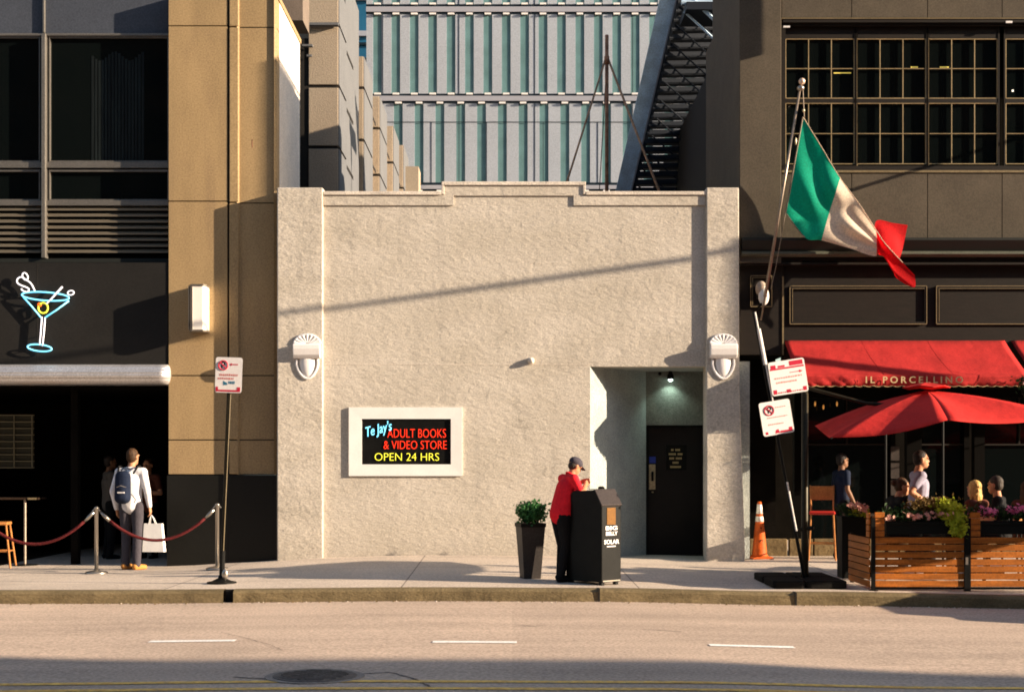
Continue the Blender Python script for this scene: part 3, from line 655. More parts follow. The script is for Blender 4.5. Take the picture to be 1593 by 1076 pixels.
# granite base
MB().box(X(260, YP), X(431, YP), YP - 0.02, YP + 2.6, -0.2, Z(739, YP)).build('base', 'granite', lb, bevel=0.006)
MB().box(X(354, YP), X(357, YP), YP - 0.022, YP, -0.2, Z(739, YP)).build('base_joint', 'joint', lb)
# side wall and coping
xsw = X(431.0, YP)
MB().box(xsw - 0.2, xsw - 0.013, YP + 0.31, 2.7, 3.2, TOPZ - 0.03).build('side_wall', 'side_wall', lb)
MB().box(xsw - 0.35, xsw + 0.005, YP - 0.02, 2.75, TOPZ - 0.029, TOPZ + 0.05).build('side_coping', 'beige', lb)
# rust stain below a cramp
MB().pbox(391.5, 393, 217, 230, YP + 0.018, YP + 0.03).build('rust_mark', 'rust', lb)
# recessed field
YW = YR
MB().pbox(-300, 262.5, -40, 52, YW, YW + 0.3).build('spandrel', 'spandrel', lb)
MB().box(X(-300, YPN), X(261, YPN), YPN, YW + 0.3, Z(568, YPN), Z(408.5, YPN)).build('sign_panel', 'panel', lb)
MB().pbox(57.5, 59, 409, 567, YPN - 0.002, YPN).build('panel_joint', 'joint', lb)
MB().box(X(-300, YW), X(262, YW), YW + 2.2, YW + 2.3, Z(402, YW), Z(52, YW)).build('room_back', 'interior', lb)
# windows
for i, (a, c, l) in enumerate(((-300, 62, 'left dark window'), (76, 262, 'right dark window with a curtain behind it'))):
    for (p, q) in ((56, 252), (264, 312)):
        f = MB(); f.pbox(a, c, p, p + 3, YW - 0.0, YW + 0.08); f.pbox(a, c, q - 2, q, YW - 0.0, YW + 0.08); f.pbox(a, a + 1.5, p, q, YW - 0.001, YW + 0.079); f.pbox(c - 1.5, c, p, q, YW - 0.001, YW + 0.079)
        f = f.build('window', 'alum', lb)
        MB().pbox(a, c, p + 3, q - 2, YW + 0.06, YW + 0.07).build('pane', 'glass', f)
bb = MB(); bb.pbox(-300, 262, 252, 261, YW - 0.03, YW + 0.08); bb.pbox(-300, 262, 312, 319.5, YW - 0.03, YW + 0.08); bb.pbox(-300, 262, 52, 55.5, YW - 0.03, YW + 0.08)
bb.build('transom', 'alum', lb)
bb = MB(); bb.pbox(64, 70.5, 52, 401, YW - 0.09, YW + 0.08); bb.pbox(66, 69.5, -12, 51, YW - 0.05, YW - 0.001); bb.build('mullion', 'alum', lb, bevel=0.008)
bb = MB()
for k in range(16):
    x0 = X(142 + k * 5.2, YW + 0.05); bb.prism_z([(x0, YW + 0.0555), (x0 + 0.02, YW + 0.0545), (x0 + 0.04, YW + 0.0555), (x0 + 0.04, YW + 0.0585), (x0, YW + 0.0585)], Z(250, YW), Z(86 + 7 * math.sin(k * 0.7), YW))
bb.build('curtain', mat('dim_curtain', (0.005, 0.008, 0.008), 0.6, var=0.6, vscale=5, stretch=(3, 3, 0.3)), lb)
# louvres
bb = MB()
for s0, s1 in ((-300, 63.5), (71, 262)):
    for k in range(8):
        z = Z(326 + k * 9.4, YW); xa, xb = X(s0, YW), X(s1, YW)
        bb.quad((xa, YW - 0.01, z), (xb, YW - 0.01, z), (xb, YW + 0.05, z + 0.055), (xa, YW + 0.05, z + 0.055))
        bb.box(xa, xb, YW - 0.016, YW - 0.008, z - 0.018, z + 0.012)
bb.build('louvre', 'louver', lb)
MB().pbox(-300, 262, 320, 402, YW + 0.06, YW + 0.1).build('louvre_back', 'interior', lb)
MB().pbox(-300, 262, 402, 408, YW - 0.03, YW + 0.1).build('sill', 'cornice', lb)
# canopy: ribbed half-round steel fascia
prof = []
z0, z1 = Z(599, YW), Z(569, YW)
for k in range(25):
    a = k / 24; rib = 0.010 * abs(math.sin(a * math.pi * 4)); prof.append((YW - 0.30 - 0.10 * math.sin(a * math.pi) - rib, z0 + (z1 - z0) * a))
prof += [(YW + 0.1, z1), (YW + 0.1, z0)]
xe = X(248, YW - 0.35)
cpy = MB().prism_x(prof, X(-300, YW), xe)
nb = 14; ny = len(prof)
base = len(cpy.v)                              # rounded end
for j in range(nb + 1):
    ang = (math.pi / 2) * j / nb
    for (y, z) in prof:
        dep = (YW + 0.1) - y; cpy.v.append((xe + 0.18 * math.sin(ang), YW + 0.1 - dep * (0.35 + 0.65 * math.cos(ang)), z))
for j in range(nb):
    for i in range(ny - 1): cpy.f.append((base + j * ny + i, base + (j + 1) * ny + i, base + (j + 1) * ny + i + 1, base + j * ny + i + 1)); cpy.mi.append(0)
cpy.build('canopy', 'chrome', lb, smooth=False)
# ground floor room
zg = -0.02
bb = MB(); bb.box(-14, X(260, YW), 7, 7.1, zg - 0.2, 3.4); bb.box(-14, X(431, YP) - 0.3, YW + 0.35, 7, Z(600, YW), Z(600, YW) + 0.1); bb.box(X(258, YW) - 0.1, X(258, YW), YW + 0.5, 7, -0.2, 3.3)
bb.box(-14, -13.9, YW, 7, -0.2, 3.4)
bb.build('interior_wall', 'interior', lb)
MB().box(-14, X(258, YW), YW + 0.2, 7, -0.1, 0.034).build('interior_floor', 'interior_wood', lb)
bb = MB(); bb.pbox(110, 121, 600, 880, YW + 0.3, YW + 0.45); bb.pbox(121, 262, 600, 606, YW + 0.3, YW + 0.45); bb.build('door_frame', 'interior', lb)
bb = MB()
for k in range(4): bb.pbox(-35 + k * 28, -33.8 + k * 28, 645, 728, 2.4, 2.43)
for k in range(9): bb.pbox(-35, 53, 645 + k * 10.2, 646.2 + k * 10.2, 2.4, 2.43)
wg = bb.build('window', mat('inner_window_bar', (0.30, 0.27, 0.18), 0.6), lb)
MB().pbox(-35, 53, 645, 728, 2.45, 2.47).build('pane', mat('inner_pane', (0.05, 0.05, 0.035), 0.5), wg)
# roof block behind to close the top
MB().box(-14, xsw - 0.36, YP + 0.6, 4.0, TOPZ - 0.2, TOPZ - 0.1).build('roof', 'roof', lb)
MB().box(-14, X(263, YP), YW + 0.31, YW + 2.4, Z(320, YW) - 0.12, Z(320, YW) - 0.02).build('room_floor', 'interior', lb)

# neon martini
YN = YPN - 0.085
tm = thing('neon_martini_glass', 'cyan neon martini glass with olive and splash on the dark wall above the steel canopy', 'neon sign', (X(70, YN), YN, Z(490, YN)))
def npts(pts): return [(X(p[0], YN) - tm.location.x, 0, Z(p[1], YN) - tm.location.z) for p in pts]
def cr(pts, n=6, closed=False):           # catmull-rom
    out = []; k = len(pts)
    rng = range(k if closed else k - 1)
    for i in rng:
        g = (lambda j: pts[j % k]) if closed else (lambda j: pts[max(0, min(k - 1, j))])
        p0, p1, p2, p3 = g(i - 1), g(i), g(i + 1), g(i + 2)
        for s in range(n):
            t = s / n
            out.append(tuple(0.5 * (2 * b1 + (c1 - a1) * t + (2 * a1 - 5 * b1 + 4 * c1 - d1) * t * t + (3 * b1 - a1 - 3 * c1 + d1) * t ** 3) for a1, b1, c1, d1 in zip(p0, p1, p2, p3)))
    if not closed: out.append(pts[-1])
    return out
def ellp(cx, cy, a, b, rot=0, n=28): 
    c, s = math.cos(rot), math.sin(rot)
    return [(cx + a * math.cos(2 * math.pi * k / n) * c - b * math.sin(2 * math.pi * k / n) * s, cy + a * math.cos(2 * math.pi * k / n) * s + b * math.sin(2 * math.pi * k / n) * c) for k in range(n)]
nr = 0.0115
MB().tube(npts(ellp(70.5, 461, 37, 6.5, R(4))), nr, 8, True).tube(npts([(36, 462), (48, 475), (64, 494)]), nr, 8).tube(npts([(107, 468), (88, 482), (70, 494)]), nr, 8).tube(npts(ellp(61.5, 541, 19, 5.2, R(6))), nr, 8, True).build('glass_outline', 'neon_cyan', tm, smooth=True)
MB().tube(npts([(65, 493), (63.5, 515), (61.5, 537)]), nr, 8).tube(npts([(70, 494), (68.5, 515), (66, 538)]), nr, 8).build('stem', 'neon_white', tm, smooth=True)
MB().tube(npts(cr([(54, 452), (48, 441), (40, 435), (33, 431), (27, 434), (27, 440), (33, 444), (41, 447), (45, 450), (42, 454), (35, 452), (33, 449)])), nr, 8).tube(npts(ellp(39, 430, 4, 6, R(-25), 14)), nr * 0.9, 8, True).tube(npts(ellp(110, 455.5, 5, 3.4, R(-10), 12)), nr * 0.9, 8, True).build('splash', 'neon_white', tm, smooth=True)
MB().tube(npts([(97, 446), (85, 459), (72, 473)]), nr * 1.2, 8).build('pick', 'neon_white', tm, smooth=True)
MB().tube(npts(ellp(67, 479, 7.5, 8, 0, 18)), nr * 1.1, 8, True).build('olive', 'neon_yellow', tm, smooth=True)
MB().ell(npts([(61.5, 474)])[0], (0.035, 0.015, 0.035)).build('pimento', 'neon_orange', tm, smooth=True)
bb = MB()
for p in ((45, 470), (95, 472), (66, 520), (50, 541), (72, 541)): q = npts([p])[0]; bb.tube([(q[0], 0.0, q[2]), (q[0], 0.08, q[2])], 0.006, 6)
bb.build('standoff', 'black', tm)

# long box sconce on left pier
t = thing('box_sconce', 'tall frosted box wall lamp with ribbed steel cap on the beige pier', 'wall lamp', (X(311, YP - 0.1), YP, Z(482, YP)))
b = MB().prism_z([(-0.125, 0), (-0.125, -0.24), (-0.09, -0.30), (0.09, -0.30), (0.125, -0.24), (0.125, 0)], -0.34, 0.34); b.build('diffuser', 'opal', t, bevel=0.01)
b = MB()
for z in (-0.365, 0.34): b.prism_z([(-0.135, 0), (-0.135, -0.245), (-0.095, -0.312), (0.095, -0.312), (0.135, -0.245), (0.135, 0)], z, z + 0.025)
for x in (-0.128, -0.1, -0.075): b.box(x - 0.006, x + 0.006, -0.315, -0.2, -0.34, 0.34)
b.build('frame', 'steel', t)

# ------------------------------------------------------------------ right building
YQ = 0.15; YF = 0.30; YS = 1.15
rb = thing('restaurant_building', 'dark brown panelled restaurant building at the right with steel grid windows', 'building')
xr0 = X(1150, YQ) + 0.02
MB().pbox(1150.5, 1215.5, -30, 409, YQ - 0.05, YQ + 3.8).build('pier', 'brown_panel', rb, bevel=0.01)
def panels(py0, py1, cuts, y0, name):
    b = MB()
    for a, c in zip(cuts, cuts[1:]): b.pbox(a + 0.6, c - 0.6, py0, py1, y0, y0 + 0.3)
    return b.build(name, 'brown_panel', rb)
CU = [1216, 1325, 1443, 1559, 1680, 1800, 2100]
panels(-30, 27.5, CU, YQ, 'upper_panel'); panels(269, 370, CU, YQ, 'lower_panel')
MB().pbox(1216, 2100, -30, 27, YQ + 0.02, YQ + 0.3).pbox(1216, 2100, 269.5, 370, YQ + 0.02, YQ + 0.3).build('panel_core', 'joint', rb)
MB().pbox(1216, 2100, 28, 29.5, YQ - 0.012, YQ + 0.3).build('drip_edge', 'trim', rb)
bb = MB(); bb.pbox(1218, 2100, 30, 35, YQ + 0.0, YQ + 0.1); bb.pbox(1221, 2100, 35, 40, YQ + 0.05, YQ + 0.12); bb.pbox(1217, 2100, 258, 265, YQ + 0.05, YQ + 0.2); bb.pbox(1216, 1222, 30, 258, YQ + 0.04, YQ + 0.25)
bb.build('window_surround', 'wood_dark', rb)
MB().pbox(1217, 2100, 265, 268.4, YQ - 0.02, YQ + 0.25).build('window_sill', 'trim', rb)
yv = YQ + 0.14
for (x0, x1, top) in ((1222.5, 1329, 59), (1333.5, 1440.5, 52), (1445, 1552, 52), (1565, 1672, 58)):
    f = MB()
    def bar(a, c, p, q, th=0.03): f.pbox(a, c, p, q, yv, yv + th)
    for p, q in ((61, 153), (161, 255)):
        wd = (x1 - x0) / 3
        for k in range(4): bar(x0 + wd * k - 0.55, x0 + wd * k + 0.55, p, q)
        bar(x0, x1, p - 0.4, p + 0.4); bar(x0, x1, (p + q) / 2 - 0.4, (p + q) / 2 + 0.4, 0.025); bar(x0, x1, q - 0.5, q + 0.5)
    if top < 58: bar(x0 - 0.3, x0 + 0.5, top, 258)
    fo = f.build('window', 'mullion', rb)
    MB().pbox(x0 - 3, x1 + 4, 40, 258, yv + 0.05, yv + 0.06).build('pane', 'glass', fo)
    bb = MB(); bb.pbox(x0 - 3, x0 - 0.8, 42, 258, yv - 0.01, yv + 0.045); bb.pbox(x1 + 0.8, x1 + 3, 42, 258, yv - 0.01, yv + 0.045); bb.pbox(x0 - 0.5, x1 + 0.5, 154, 160, yv - 0.005, yv + 0.045); bb.pbox(x0 - 0.5, x1 + 0.5, 41, 60, yv, yv + 0.045)
    bb.build('frame', 'wood_dark', fo)
for a, c, p in ((1297, 1324, 113), (1417, 1428, 104), (1462, 1476, 104)): MB().pbox(a, c, p, p + 1.6, yv + 0.047, yv + 0.049).build('ceiling_tube', 'yellow_tube', rb)
MB().pbox(1574, 1577, 140, 143, yv + 0.047, yv + 0.049).build('ceiling_spot', 'strip_light', rb)
bb = MB(); bb.pbox(1219, 1229, 40.5, 43, YQ - 0.02, YQ); bb.pbox(1565, 1575, 33, 36, YQ - 0.02, YQ); bb.build('bracket', 'sign_white', rb)
MB().box(X(1217, YQ), X(2100, YQ), YQ + 0.9, YQ + 1.0, 3.8, 9.6).build('room_back', 'interior', rb)
# cornice and fascia
prof = [(YQ - 0.02, Z(370, YQ)), (YQ - 0.22, Z(373, YQ)), (YQ - 0.22, Z(377, YQ)), (YQ - 0.10, Z(392, YQ)), (YQ + 0.2, Z(392, YQ)), (YQ + 0.2, Z(370, YQ))]
MB().prism_x(prof, xr0, X(2100, YQ)).build('cornice', 'cornice', rb)
prof = [(YQ - 0.10, Z(392.2, YQ)), (YQ - 0.13, Z(393.5, YQ)), (YQ - 0.13, Z(397, YQ)), (YQ - 0.05, Z(400, YQ)), (YQ + 0.2, Z(400, YQ)), (YQ + 0.2, Z(392.2, YQ))]
MB().prism_x(prof, xr0, X(2100, YQ)).build('cornice_moulding', 'green_trim', rb)
MB().prism_x([(YQ + 0.02, Z(400.2, YQ)), (YQ + 0.02, Z(406, YQ)), (YQ - 0.03, Z(409, YQ)), (YQ - 0.03, Z(412, YQ)), (YQ + 0.2, Z(412, YQ)), (YQ + 0.2, Z(400.2, YQ))], xr0 + 0.001, X(2100, YQ)).build('lower_moulding', 'wood_dark', rb)
MB().pbox(1220, 2100, 412, 596, YF, YF + 0.3).build('fascia', 'wood_dark', rb)
MB().pbox(1151, 1219, 412, 552, YF - 0.04, YF + 0.3).build('corner_post', 'wood_dark', rb, bevel=0.008)
MB().pbox(1217, 1219.4, 430, 552, YF - 0.055, YF - 0.041).build('corner_bead', 'trim', rb)
def pframe(px0, px1, py0, py1, y, wd=3.6, m='wood_dark', e='trim', name='panel_moulding'):
    b = MB()
    b.m = 0
    for (a, c, p, q) in ((px0, px1, py0, py0 + wd), (px0, px1, py1 - wd, py1), (px0, px0 + wd, py0 + wd, py1 - wd), (px1 - wd, px1, py0 + wd, py1 - wd)): b.pbox(a, c, p, q, y - 0.035, y)
    b.m = 1
    for (a, c, p, q) in ((px0, px1, py0 - 0.7, py0 + 0.4), (px0, px1, py1 - 0.7, py1 + 0.5), (px0 - 0.6, px0 + 0.6, py0 + 0.5, py1 - 0.8), (px1 - 0.8, px1 + 0.4, py0 + 0.5, py1 - 0.8), (px0 + wd, px1 - wd, py0 + wd, py0 + wd + 0.7), (px0 + wd, px0 + wd + 0.8, py0 + wd + 0.8, py1 - wd)): b.pbox(a, c, p, q, y - 0.041, y - 0.0352)
    return b.build(name, [m, e], rb)
pframe(1229, 1442, 445, 504, YF); pframe(1457, 1700, 445, 504, YF); pframe(1168, 1201, 429, 477, YF - 0.04, 2.5)
# storefront below
bb = MB(); bb.box(xr0, X(1222, YF), YS, YS + 0.2, 0.1, Z(552, YF)); bb.box(xr0, X(1222, YF), YF, YS, Z(553, YF), Z(553, YF) + 0.1); bb.box(X(1222, YF), X(2100, YF), YF + 0.31, YS + 0.2, Z(600, YF), Z(600, YF) + 0.08)
bb.box(xr0, xr0 + 0.02, YF + 0.02, YS, 0.1, Z(552, YF))
bb.build('passage_wall', 'interior', rb)
# storefront: piers, frames, panes
sp = [1222, 1246, 1330, 1400, 1412, 1484, 1524, 1534, 1650, 1700]
fz0 = 0.42
bb = MB()
for a, c in ((1236, 1250), (1385, 1393), (1411, 1434), (1500, 1508), (1516, 1532), (1640, 1700)): bb.pbox(a, c, 600, 842, YS - 0.06, YS + 0.1)
bb.pbox(1236, 1760, 600, 618, YS - 0.04, YS + 0.1)
bb.build('storefront_frame', mat('storefront_black', (0.003, 0.0025, 0.002), 0.7, spec=0.04), rb)
for a, c in ((1250, 1385), (1434, 1500), (1532, 1640)):
    f = MB(); f.pbox(a, c, 690, 692.5, YS + 0.0, YS + 0.05); f.pbox((a + c) / 2 - 1.2, (a + c) / 2 + 1.2, 618, 690, YS + 0.0, YS + 0.05); f.pbox(a, c, 838, 842, YS, YS + 0.05)
    f = f.build('window', 'wood_dark', rb)
    MB().pbox(a, c, 618, 842, YS + 0.052, YS + 0.058).build('pane', 'glass', f)
bb = MB()
for (a, c, p, q) in ((1386, 1399, 694, 716), (1386, 1399, 720, 744), (1386, 1399, 747, 770)): bb.pbox(a, c, p, q, YS - 0.075, YS - 0.062)
bb.build('wall_tile', mat('grey_tile', (0.05, 0.04, 0.036), 0.6, var=0.2, vscale=6), rb)
bb = MB()
for a, c in ((1165.5, 1222.5), (1226, 1262), (1264, 1330), (1334, 1760)): bb.box(X(a, YS), X(c, YS), YS - 0.12, YS, 0.05, Z(840, YS) + 0.03)
bb.build('plinth', 'stone_plinth', rb, bevel=0.012)
MB().box(X(1226, YS), X(2100, YS), 6.0, 6.1, 0, 3.5).build('rear_wall', 'interior', rb)
for a, p in ((1268, 628), (1281, 633), (1302, 628)): MB().ell((X(a, YS - 0.2), YS - 0.2, Z(p, YS - 0.2)), (0.015, 0.015, 0.04)).build('pendant_bulb', 'warm_lamp', rb)
# side wall to the left neighbour, low wing and unseen upper parts
zt4 = Z(118, 4.0)
MB().box(xr0, 8.0, 4.0, 13.9, 5.05, zt4).build('rear_wing', 'dark_brick', rb)
MB().box(X(1216, YQ), 13.0, 1.2, 2.4, 8.3, 9.5).build('upper_storey', 'dark_brick', rb)
MB().box(X(1216, YQ), 13.0, YQ, 1.19, Z(-29.5, YQ), 9.5).build('upper_wall', 'brown_panel', rb)
MB().box(xr0 + 0.02, X(1215, YQ), YQ, 3.4, Z(-29.5, YQ), 10.05).build('raised_pier_top', 'brown_panel', rb)  # unseen pier top, height set to throw shade on the left side wall
# added blocker above the frame, shades the side wall of the left building
t = thing('shade_blocker', 'unseen panel added high off the restaurant front to shade the left side wall', 'sign', (8.0, -0.05, 9.2))
MB().box(-0.03, 0.03, -2.85, -0.93, 0.0, 2.1).build('panel', 'cornice', t)
MB().tube([(0, 0.2, 2.15), (0, -2.7, 2.15)], 0.03).tube([(0, 0.2, 1.0), (0, -1.2, 1.0)], 0.02).build('bracket', 'pole_dark', t)

# wall lantern globe by the corner
t = thing('globe_lamp', 'round glass wall globe lamp on the dark corner post behind the flagpole', 'wall lamp', (X(1184, 0.1), 0.1, Z(455, 0.1)))
MB().ell((-0.0, 0, 0.06), (0.09, 0.085, 0.12)).build('globe', 'globe', t, smooth=True)
MB().ell((0.035, -0.03, -0.06), (0.085, 0.08, 0.145)).build('lower_globe', 'opal', t, smooth=True)
MB().box(-0.05, 0.05, 0.08, 0.165, -0.08, 0.12).build('back_plate', 'black', t)

# awnings
def awning(px0, px1, label, words=None, curve=True):
    t = thing('awning', label, 'awning', (X(px0, YF), YF, Z(530, YF)), group='red awnings over the restaurant front')
    W_ = (px1 - px0) * (CAM_D + YF) / FPX
    y1 = -1.0; z1 = Z(583, YF + y1) - Z(530, YF); nx = 40; ny = 8
    b = MB()
    def P(i, j):
        u = i / nx; v = j / ny; sag = -0.035 * math.sin(u * math.pi * 6) ** 2 * 0.4 * v
        return (u * W_, y1 * v, z1 * (v ** 0.92) + sag * 0.6)
    for j in range(ny + 1):
        for i in range(nx + 1): b.v.append(P(i, j))
    for j in range(ny):
        for i in range(nx): b.f.append((j * (nx + 1) + i, j * (nx + 1) + i + 1, (j + 1) * (nx + 1) + i + 1, (j + 1) * (nx + 1) + i)); b.mi.append(0)
    o = b.build('canvas', 'red_awning', t, smooth=True); s = o.modifiers.new('s', 'SOLIDIFY'); s.thickness = 0.004
    b = MB(); nx2 = 160; hv = 0.155                       # valance with scalloped hem and little waves
    for j in range(5):
        for i in range(nx2 + 1):
            u = i / nx2; x = u * W_; q = j / 4
            fold = 0.03 * noise.noise(Vector((x * 2.2 + q * 0.8, q, 1.3))) + 0.014 * math.sin(x * 14 + q)
            if x < 0.9: fold += 0.05 * noise.noise(Vector((x * 9 - q * 2.5, q, 4.0)))
            z = z1 - hv * q - (0.018 * abs(math.sin(x * 22)) if j == 4 else 0)
            b.v.append((x, y1 - 0.004 + fold * q, z))
    for j in range(4):
        for i in range(nx2): b.f.append((j * (nx2 + 1) + i, j * (nx2 + 1) + i + 1, (j + 1) * (nx2 + 1) + i + 1, (j + 1) * (nx2 + 1) + i)); b.mi.append(0)
    o = b.build('valance', 'red_awning', t, smooth=True); s = o.modifiers.new('s', 'SOLIDIFY'); s.thickness = 0.003
    b = MB()
    for xx in (0.02, W_ - 0.02): b.tube([(xx, -0.02, -0.05), (xx, y1 + 0.02, z1 - 0.02)], 0.012, 8); b.tube([(xx, -0.02, -0.65), (xx, y1 + 0.03, z1 - 0.02)], 0.012, 8)
    b.tube([(0, y1 + 0.02, z1 - 0.02), (W_, y1 + 0.02, z1 - 0.02)], 0.014, 8)
    b.build('awning_frame', 'black', t)
    pts = [(i / nx2 * W_, y1 - 0.012 , z1 - hv - 0.006 - 0.018 * abs(math.sin(i / nx2 * W_ * 22))) for i in range(nx2 + 1)]
    MB().tube(pts, 0.005, 5).build('hem_fringe', 'cream', t)
    b = MB()
    for u in ((.36, .67) if words else (.5,)):
        b.tube([tuple(Vector(P(int(u * nx), jj)) + Vector((0.10 * (jj / ny) ** 2, 0, .004))) for jj in range(ny + 1)], .0035, 5)
    b.build('seam', 'red_awning', t)
    if words:
        o = text(words, 0.14, 'lettering', 'cream', t, (0, 0, 0), ext=0.002, spacing=1.5, off=0.002)
        bpy.context.view_layer.update(); wv = o.dimensions.x; ta = (1496 - 1345) * (CAM_D + YF + y1) / FPX
        o.data.transform(Matrix.Diagonal((ta / wv, 1, 1, 1)))
        o.location = (X((1345 + 1496) / 2, YF + y1) - t.location.x, y1 - 0.06, Z(591.5, YF + y1) - t.location.z)
    return t
awning(1220.5, 1563, 'red canvas awning lettered with the restaurant name, the wide one left of the gap', 'IL PORCELLINO')
awning(1573, 1900, 'red canvas awning at the far right edge beyond the dark gap')

# ------------------------------------------------------------------ background buildings
bk_ = thing('striped_building', 'large pale building with teal vertical stripes rising behind the shop', 'building')
YC = 23.0
MB().pbox(570, 1300, -60, 345, YC, YC + 6).build('wall', 'teal_glass', bk_)
bb = MB()
def stripes(off, per, wid, p0, p1):
    x = off - per * 6
    while x < 1300:
        a = max(570, x + wid / 2); c = x + per - wid / 2
        if c > 572: bb.pbox(a, c, p0, p1, YC - 0.03, YC - 0.0)
        x += per
stripes(587, 28.65, 13.6, 22, 146); stripes(619.5, 32.4, 13.8, 160, 284); stripes(587, 28.65, 13.6, -60, 7); stripes(619.5, 32.4, 13.8, 297, 345)
bb.build('cladding', 'white_metal', bk_)
bb = MB()
for p, q in ((7, 10.5), (18.5, 22), (146, 149.2), (157, 160.5), (284, 288), (294, 297.5)): bb.pbox(569.5, 1301, p, q, YC - 0.05, YC)
bb.build('dark_band', 'band_dark', bk_)
bb = MB()
for p, q in ((10.5, 18.5), (149.2, 157), (288, 294)): bb.pbox(569.5, 1301, p, q, YC - 0.09, YC)
bb.build('light_band', 'band_light', bk_)
bb = MB()
for off, per, p in ((587, 28.65, 20), (587, 28.65, 4.5), (619.5, 32.4, 158.5), (587, 28.65, 144.5), (619.5, 32.4, 295.5)):
    x = off - per
    while x < 1300:
        if x > 572: bb.pbox(x - 5, x + 5, p, p + 2.6, YC - 0.11, YC - 0.02)
        x += per
bb.build('bracket', 'sign_white', bk_)['kind'] = 'stuff'
bb = MB()
for x in (595.5, 714, 832, 984, 1100): bb.pbox(x - 0.45, x + 0.45, -30, 284, YC - 0.042, YC - 0.031)
for x in (671, 757, 845, 930, 1015): bb.pbox(x - 0.4, x + 0.4, 190, 284, YC - 0.042, YC - 0.031)
bb.pbox(600, 1300, 189.6, 190.4, YC - 0.045, YC - 0.033)
bb.build('seam', 'band_dark', bk_)
b2 = thing('stepped_building', 'pinkish concrete building with rows of projecting piers behind the left side of the shop', 'building')
def pier2(d, px_r, px_l, py_top, depth, zs, out=0.0):
    y = d - CAM_D; x1 = X(px_r, y); x0 = X(px_l, y); bb = MB(); js = MB()
    zt = Z(py_top, y); zz = [5.0] + [z for z in zs if z < zt - 0.2] + [zt]
    for a, c in zip(zz, zz[1:]): bb.box(x0, x1, y, y + depth, a + 0.03, c - 0.03 if c != zt else c)
    js.box(x0 + 0.02, x1 - 0.025, y + 0.03, y + depth - 0.03, 5.0, zt - 0.05)
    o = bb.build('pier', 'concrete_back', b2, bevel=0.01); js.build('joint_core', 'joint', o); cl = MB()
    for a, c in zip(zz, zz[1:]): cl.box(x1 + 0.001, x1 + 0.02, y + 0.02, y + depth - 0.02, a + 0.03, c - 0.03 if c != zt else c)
    cl.build('sun_dimmed_side', 'concrete_dimmed', o)  # thin facing on the sunny side only, sun's brightness toned down in its colour
ZSS = [6.54, 7.70, 8.86, 10.02]
pier2(27.1, 526, 480, -20, 1.25, ZSS); 
for d, pr, pl, pt in ((31.6, 565, 540, 88), (35.4, 590, 572, 150), (39.4, 611, 597, 196), (43.0, 627, 612, 226)):
    pier2(d, pr, pl, pt, 2.0, ZSS)
bb = MB()
for d, pr in ((28.6, 538), (31.9, 565), (35.7, 590), (39.7, 611)):
    y = d - CAM_D; bb.box(-3.8, -3.36, y + 0.1, y + 2.4 if d > 29 else y + 2.6, 5.0, 10.6 if d > 29 else 11.6)
bb.build('recessed_wall', 'concrete_dimmed', b2)
bb = MB()
for d in (28.45, 33.4, 37.3, 41.2):
    y = d - CAM_D
    for z in ZSS: bb.box(-3.362, -3.352, y + 0.25, y + 1.6, z - 0.035, z + 0.035)
bb.build('ledge', 'joint', b2)
MB().box(-9, -3.79, 5.3, 22, 5, 10.3).build('body', 'concrete_back', b2)
MB().pbox(627, 651, 259, 320, 21.6, 22.6).build('end_block', 'concrete_back', b2)
bb = MB(); bb.pbox(453, 526, 35, 39, 4.85, 4.95); bb.pbox(470, 486, 69, 72, 4.85, 4.95); bb.pbox(477, 485, 85, 88, 4.9, 4.95)
bb.build('roof_beam', 'concrete_dimmed', b2)
MB().pbox(425, 471, -30, 32, 3.4, 4.2).build('overhang', mat('brown_soffit', (0.16, 0.125, 0.10), 0.8, var=0.1), b2)
MB().pbox(462, 482, 60, 330, 5.0, 5.2).build('shaft', 'joint', b2)
b3 = thing('glass_tower', 'narrow sliver of dark blue glass tower between the two rear buildings', 'building')
MB().pbox(530, 585, -60, 320, 60, 66).build('facade', 'blue_glass', b3)
bb = MB(); bb.pbox(531, 584, 48, 56, 59.8, 60); bb.pbox(531, 584, -6, 0, 59.8, 60); bb.build('floor_band', 'band_light', b3)
bb = MB()
for k in range(7): bb.pbox(531, 584, 66 + k * 24, 70 + k * 24, 59.85, 60)
bb.build('spandrel', 'band_dark', b3)

# rusty tripod mast on the shop roof
YM = 2.2
t = thing('roof_mast', 'rusty pipe mast with two splayed legs standing on the shop roof', 'mast', (X(944, YM), YM, 5.05))
def q(px, py, y=YM): return (X(px, y) - t.location.x, y - YM, Z(py, y) - 5.05)
MB().tube([(0, 0, 0), q(944, 55)], 0.032, 10).tube([q(944, 88), q(944, 100)], 0.045, 10).build('mast', 'rust', t, smooth=True)
MB().tube([q(942, 92), (-1.12, -0.5, 0.0)], 0.017, 8).build('leg', 'rust_light', t, smooth=True)
MB().tube([q(946, 92), (1.30, -0.5, 0.0)], 0.02, 8).build('leg', 'rust_light', t, smooth=True)
MB().tube([q(944, 95), (-0.15, 1.0, 0.0)], 0.008, 6).build('guy_wire', 'fe_dark', t)

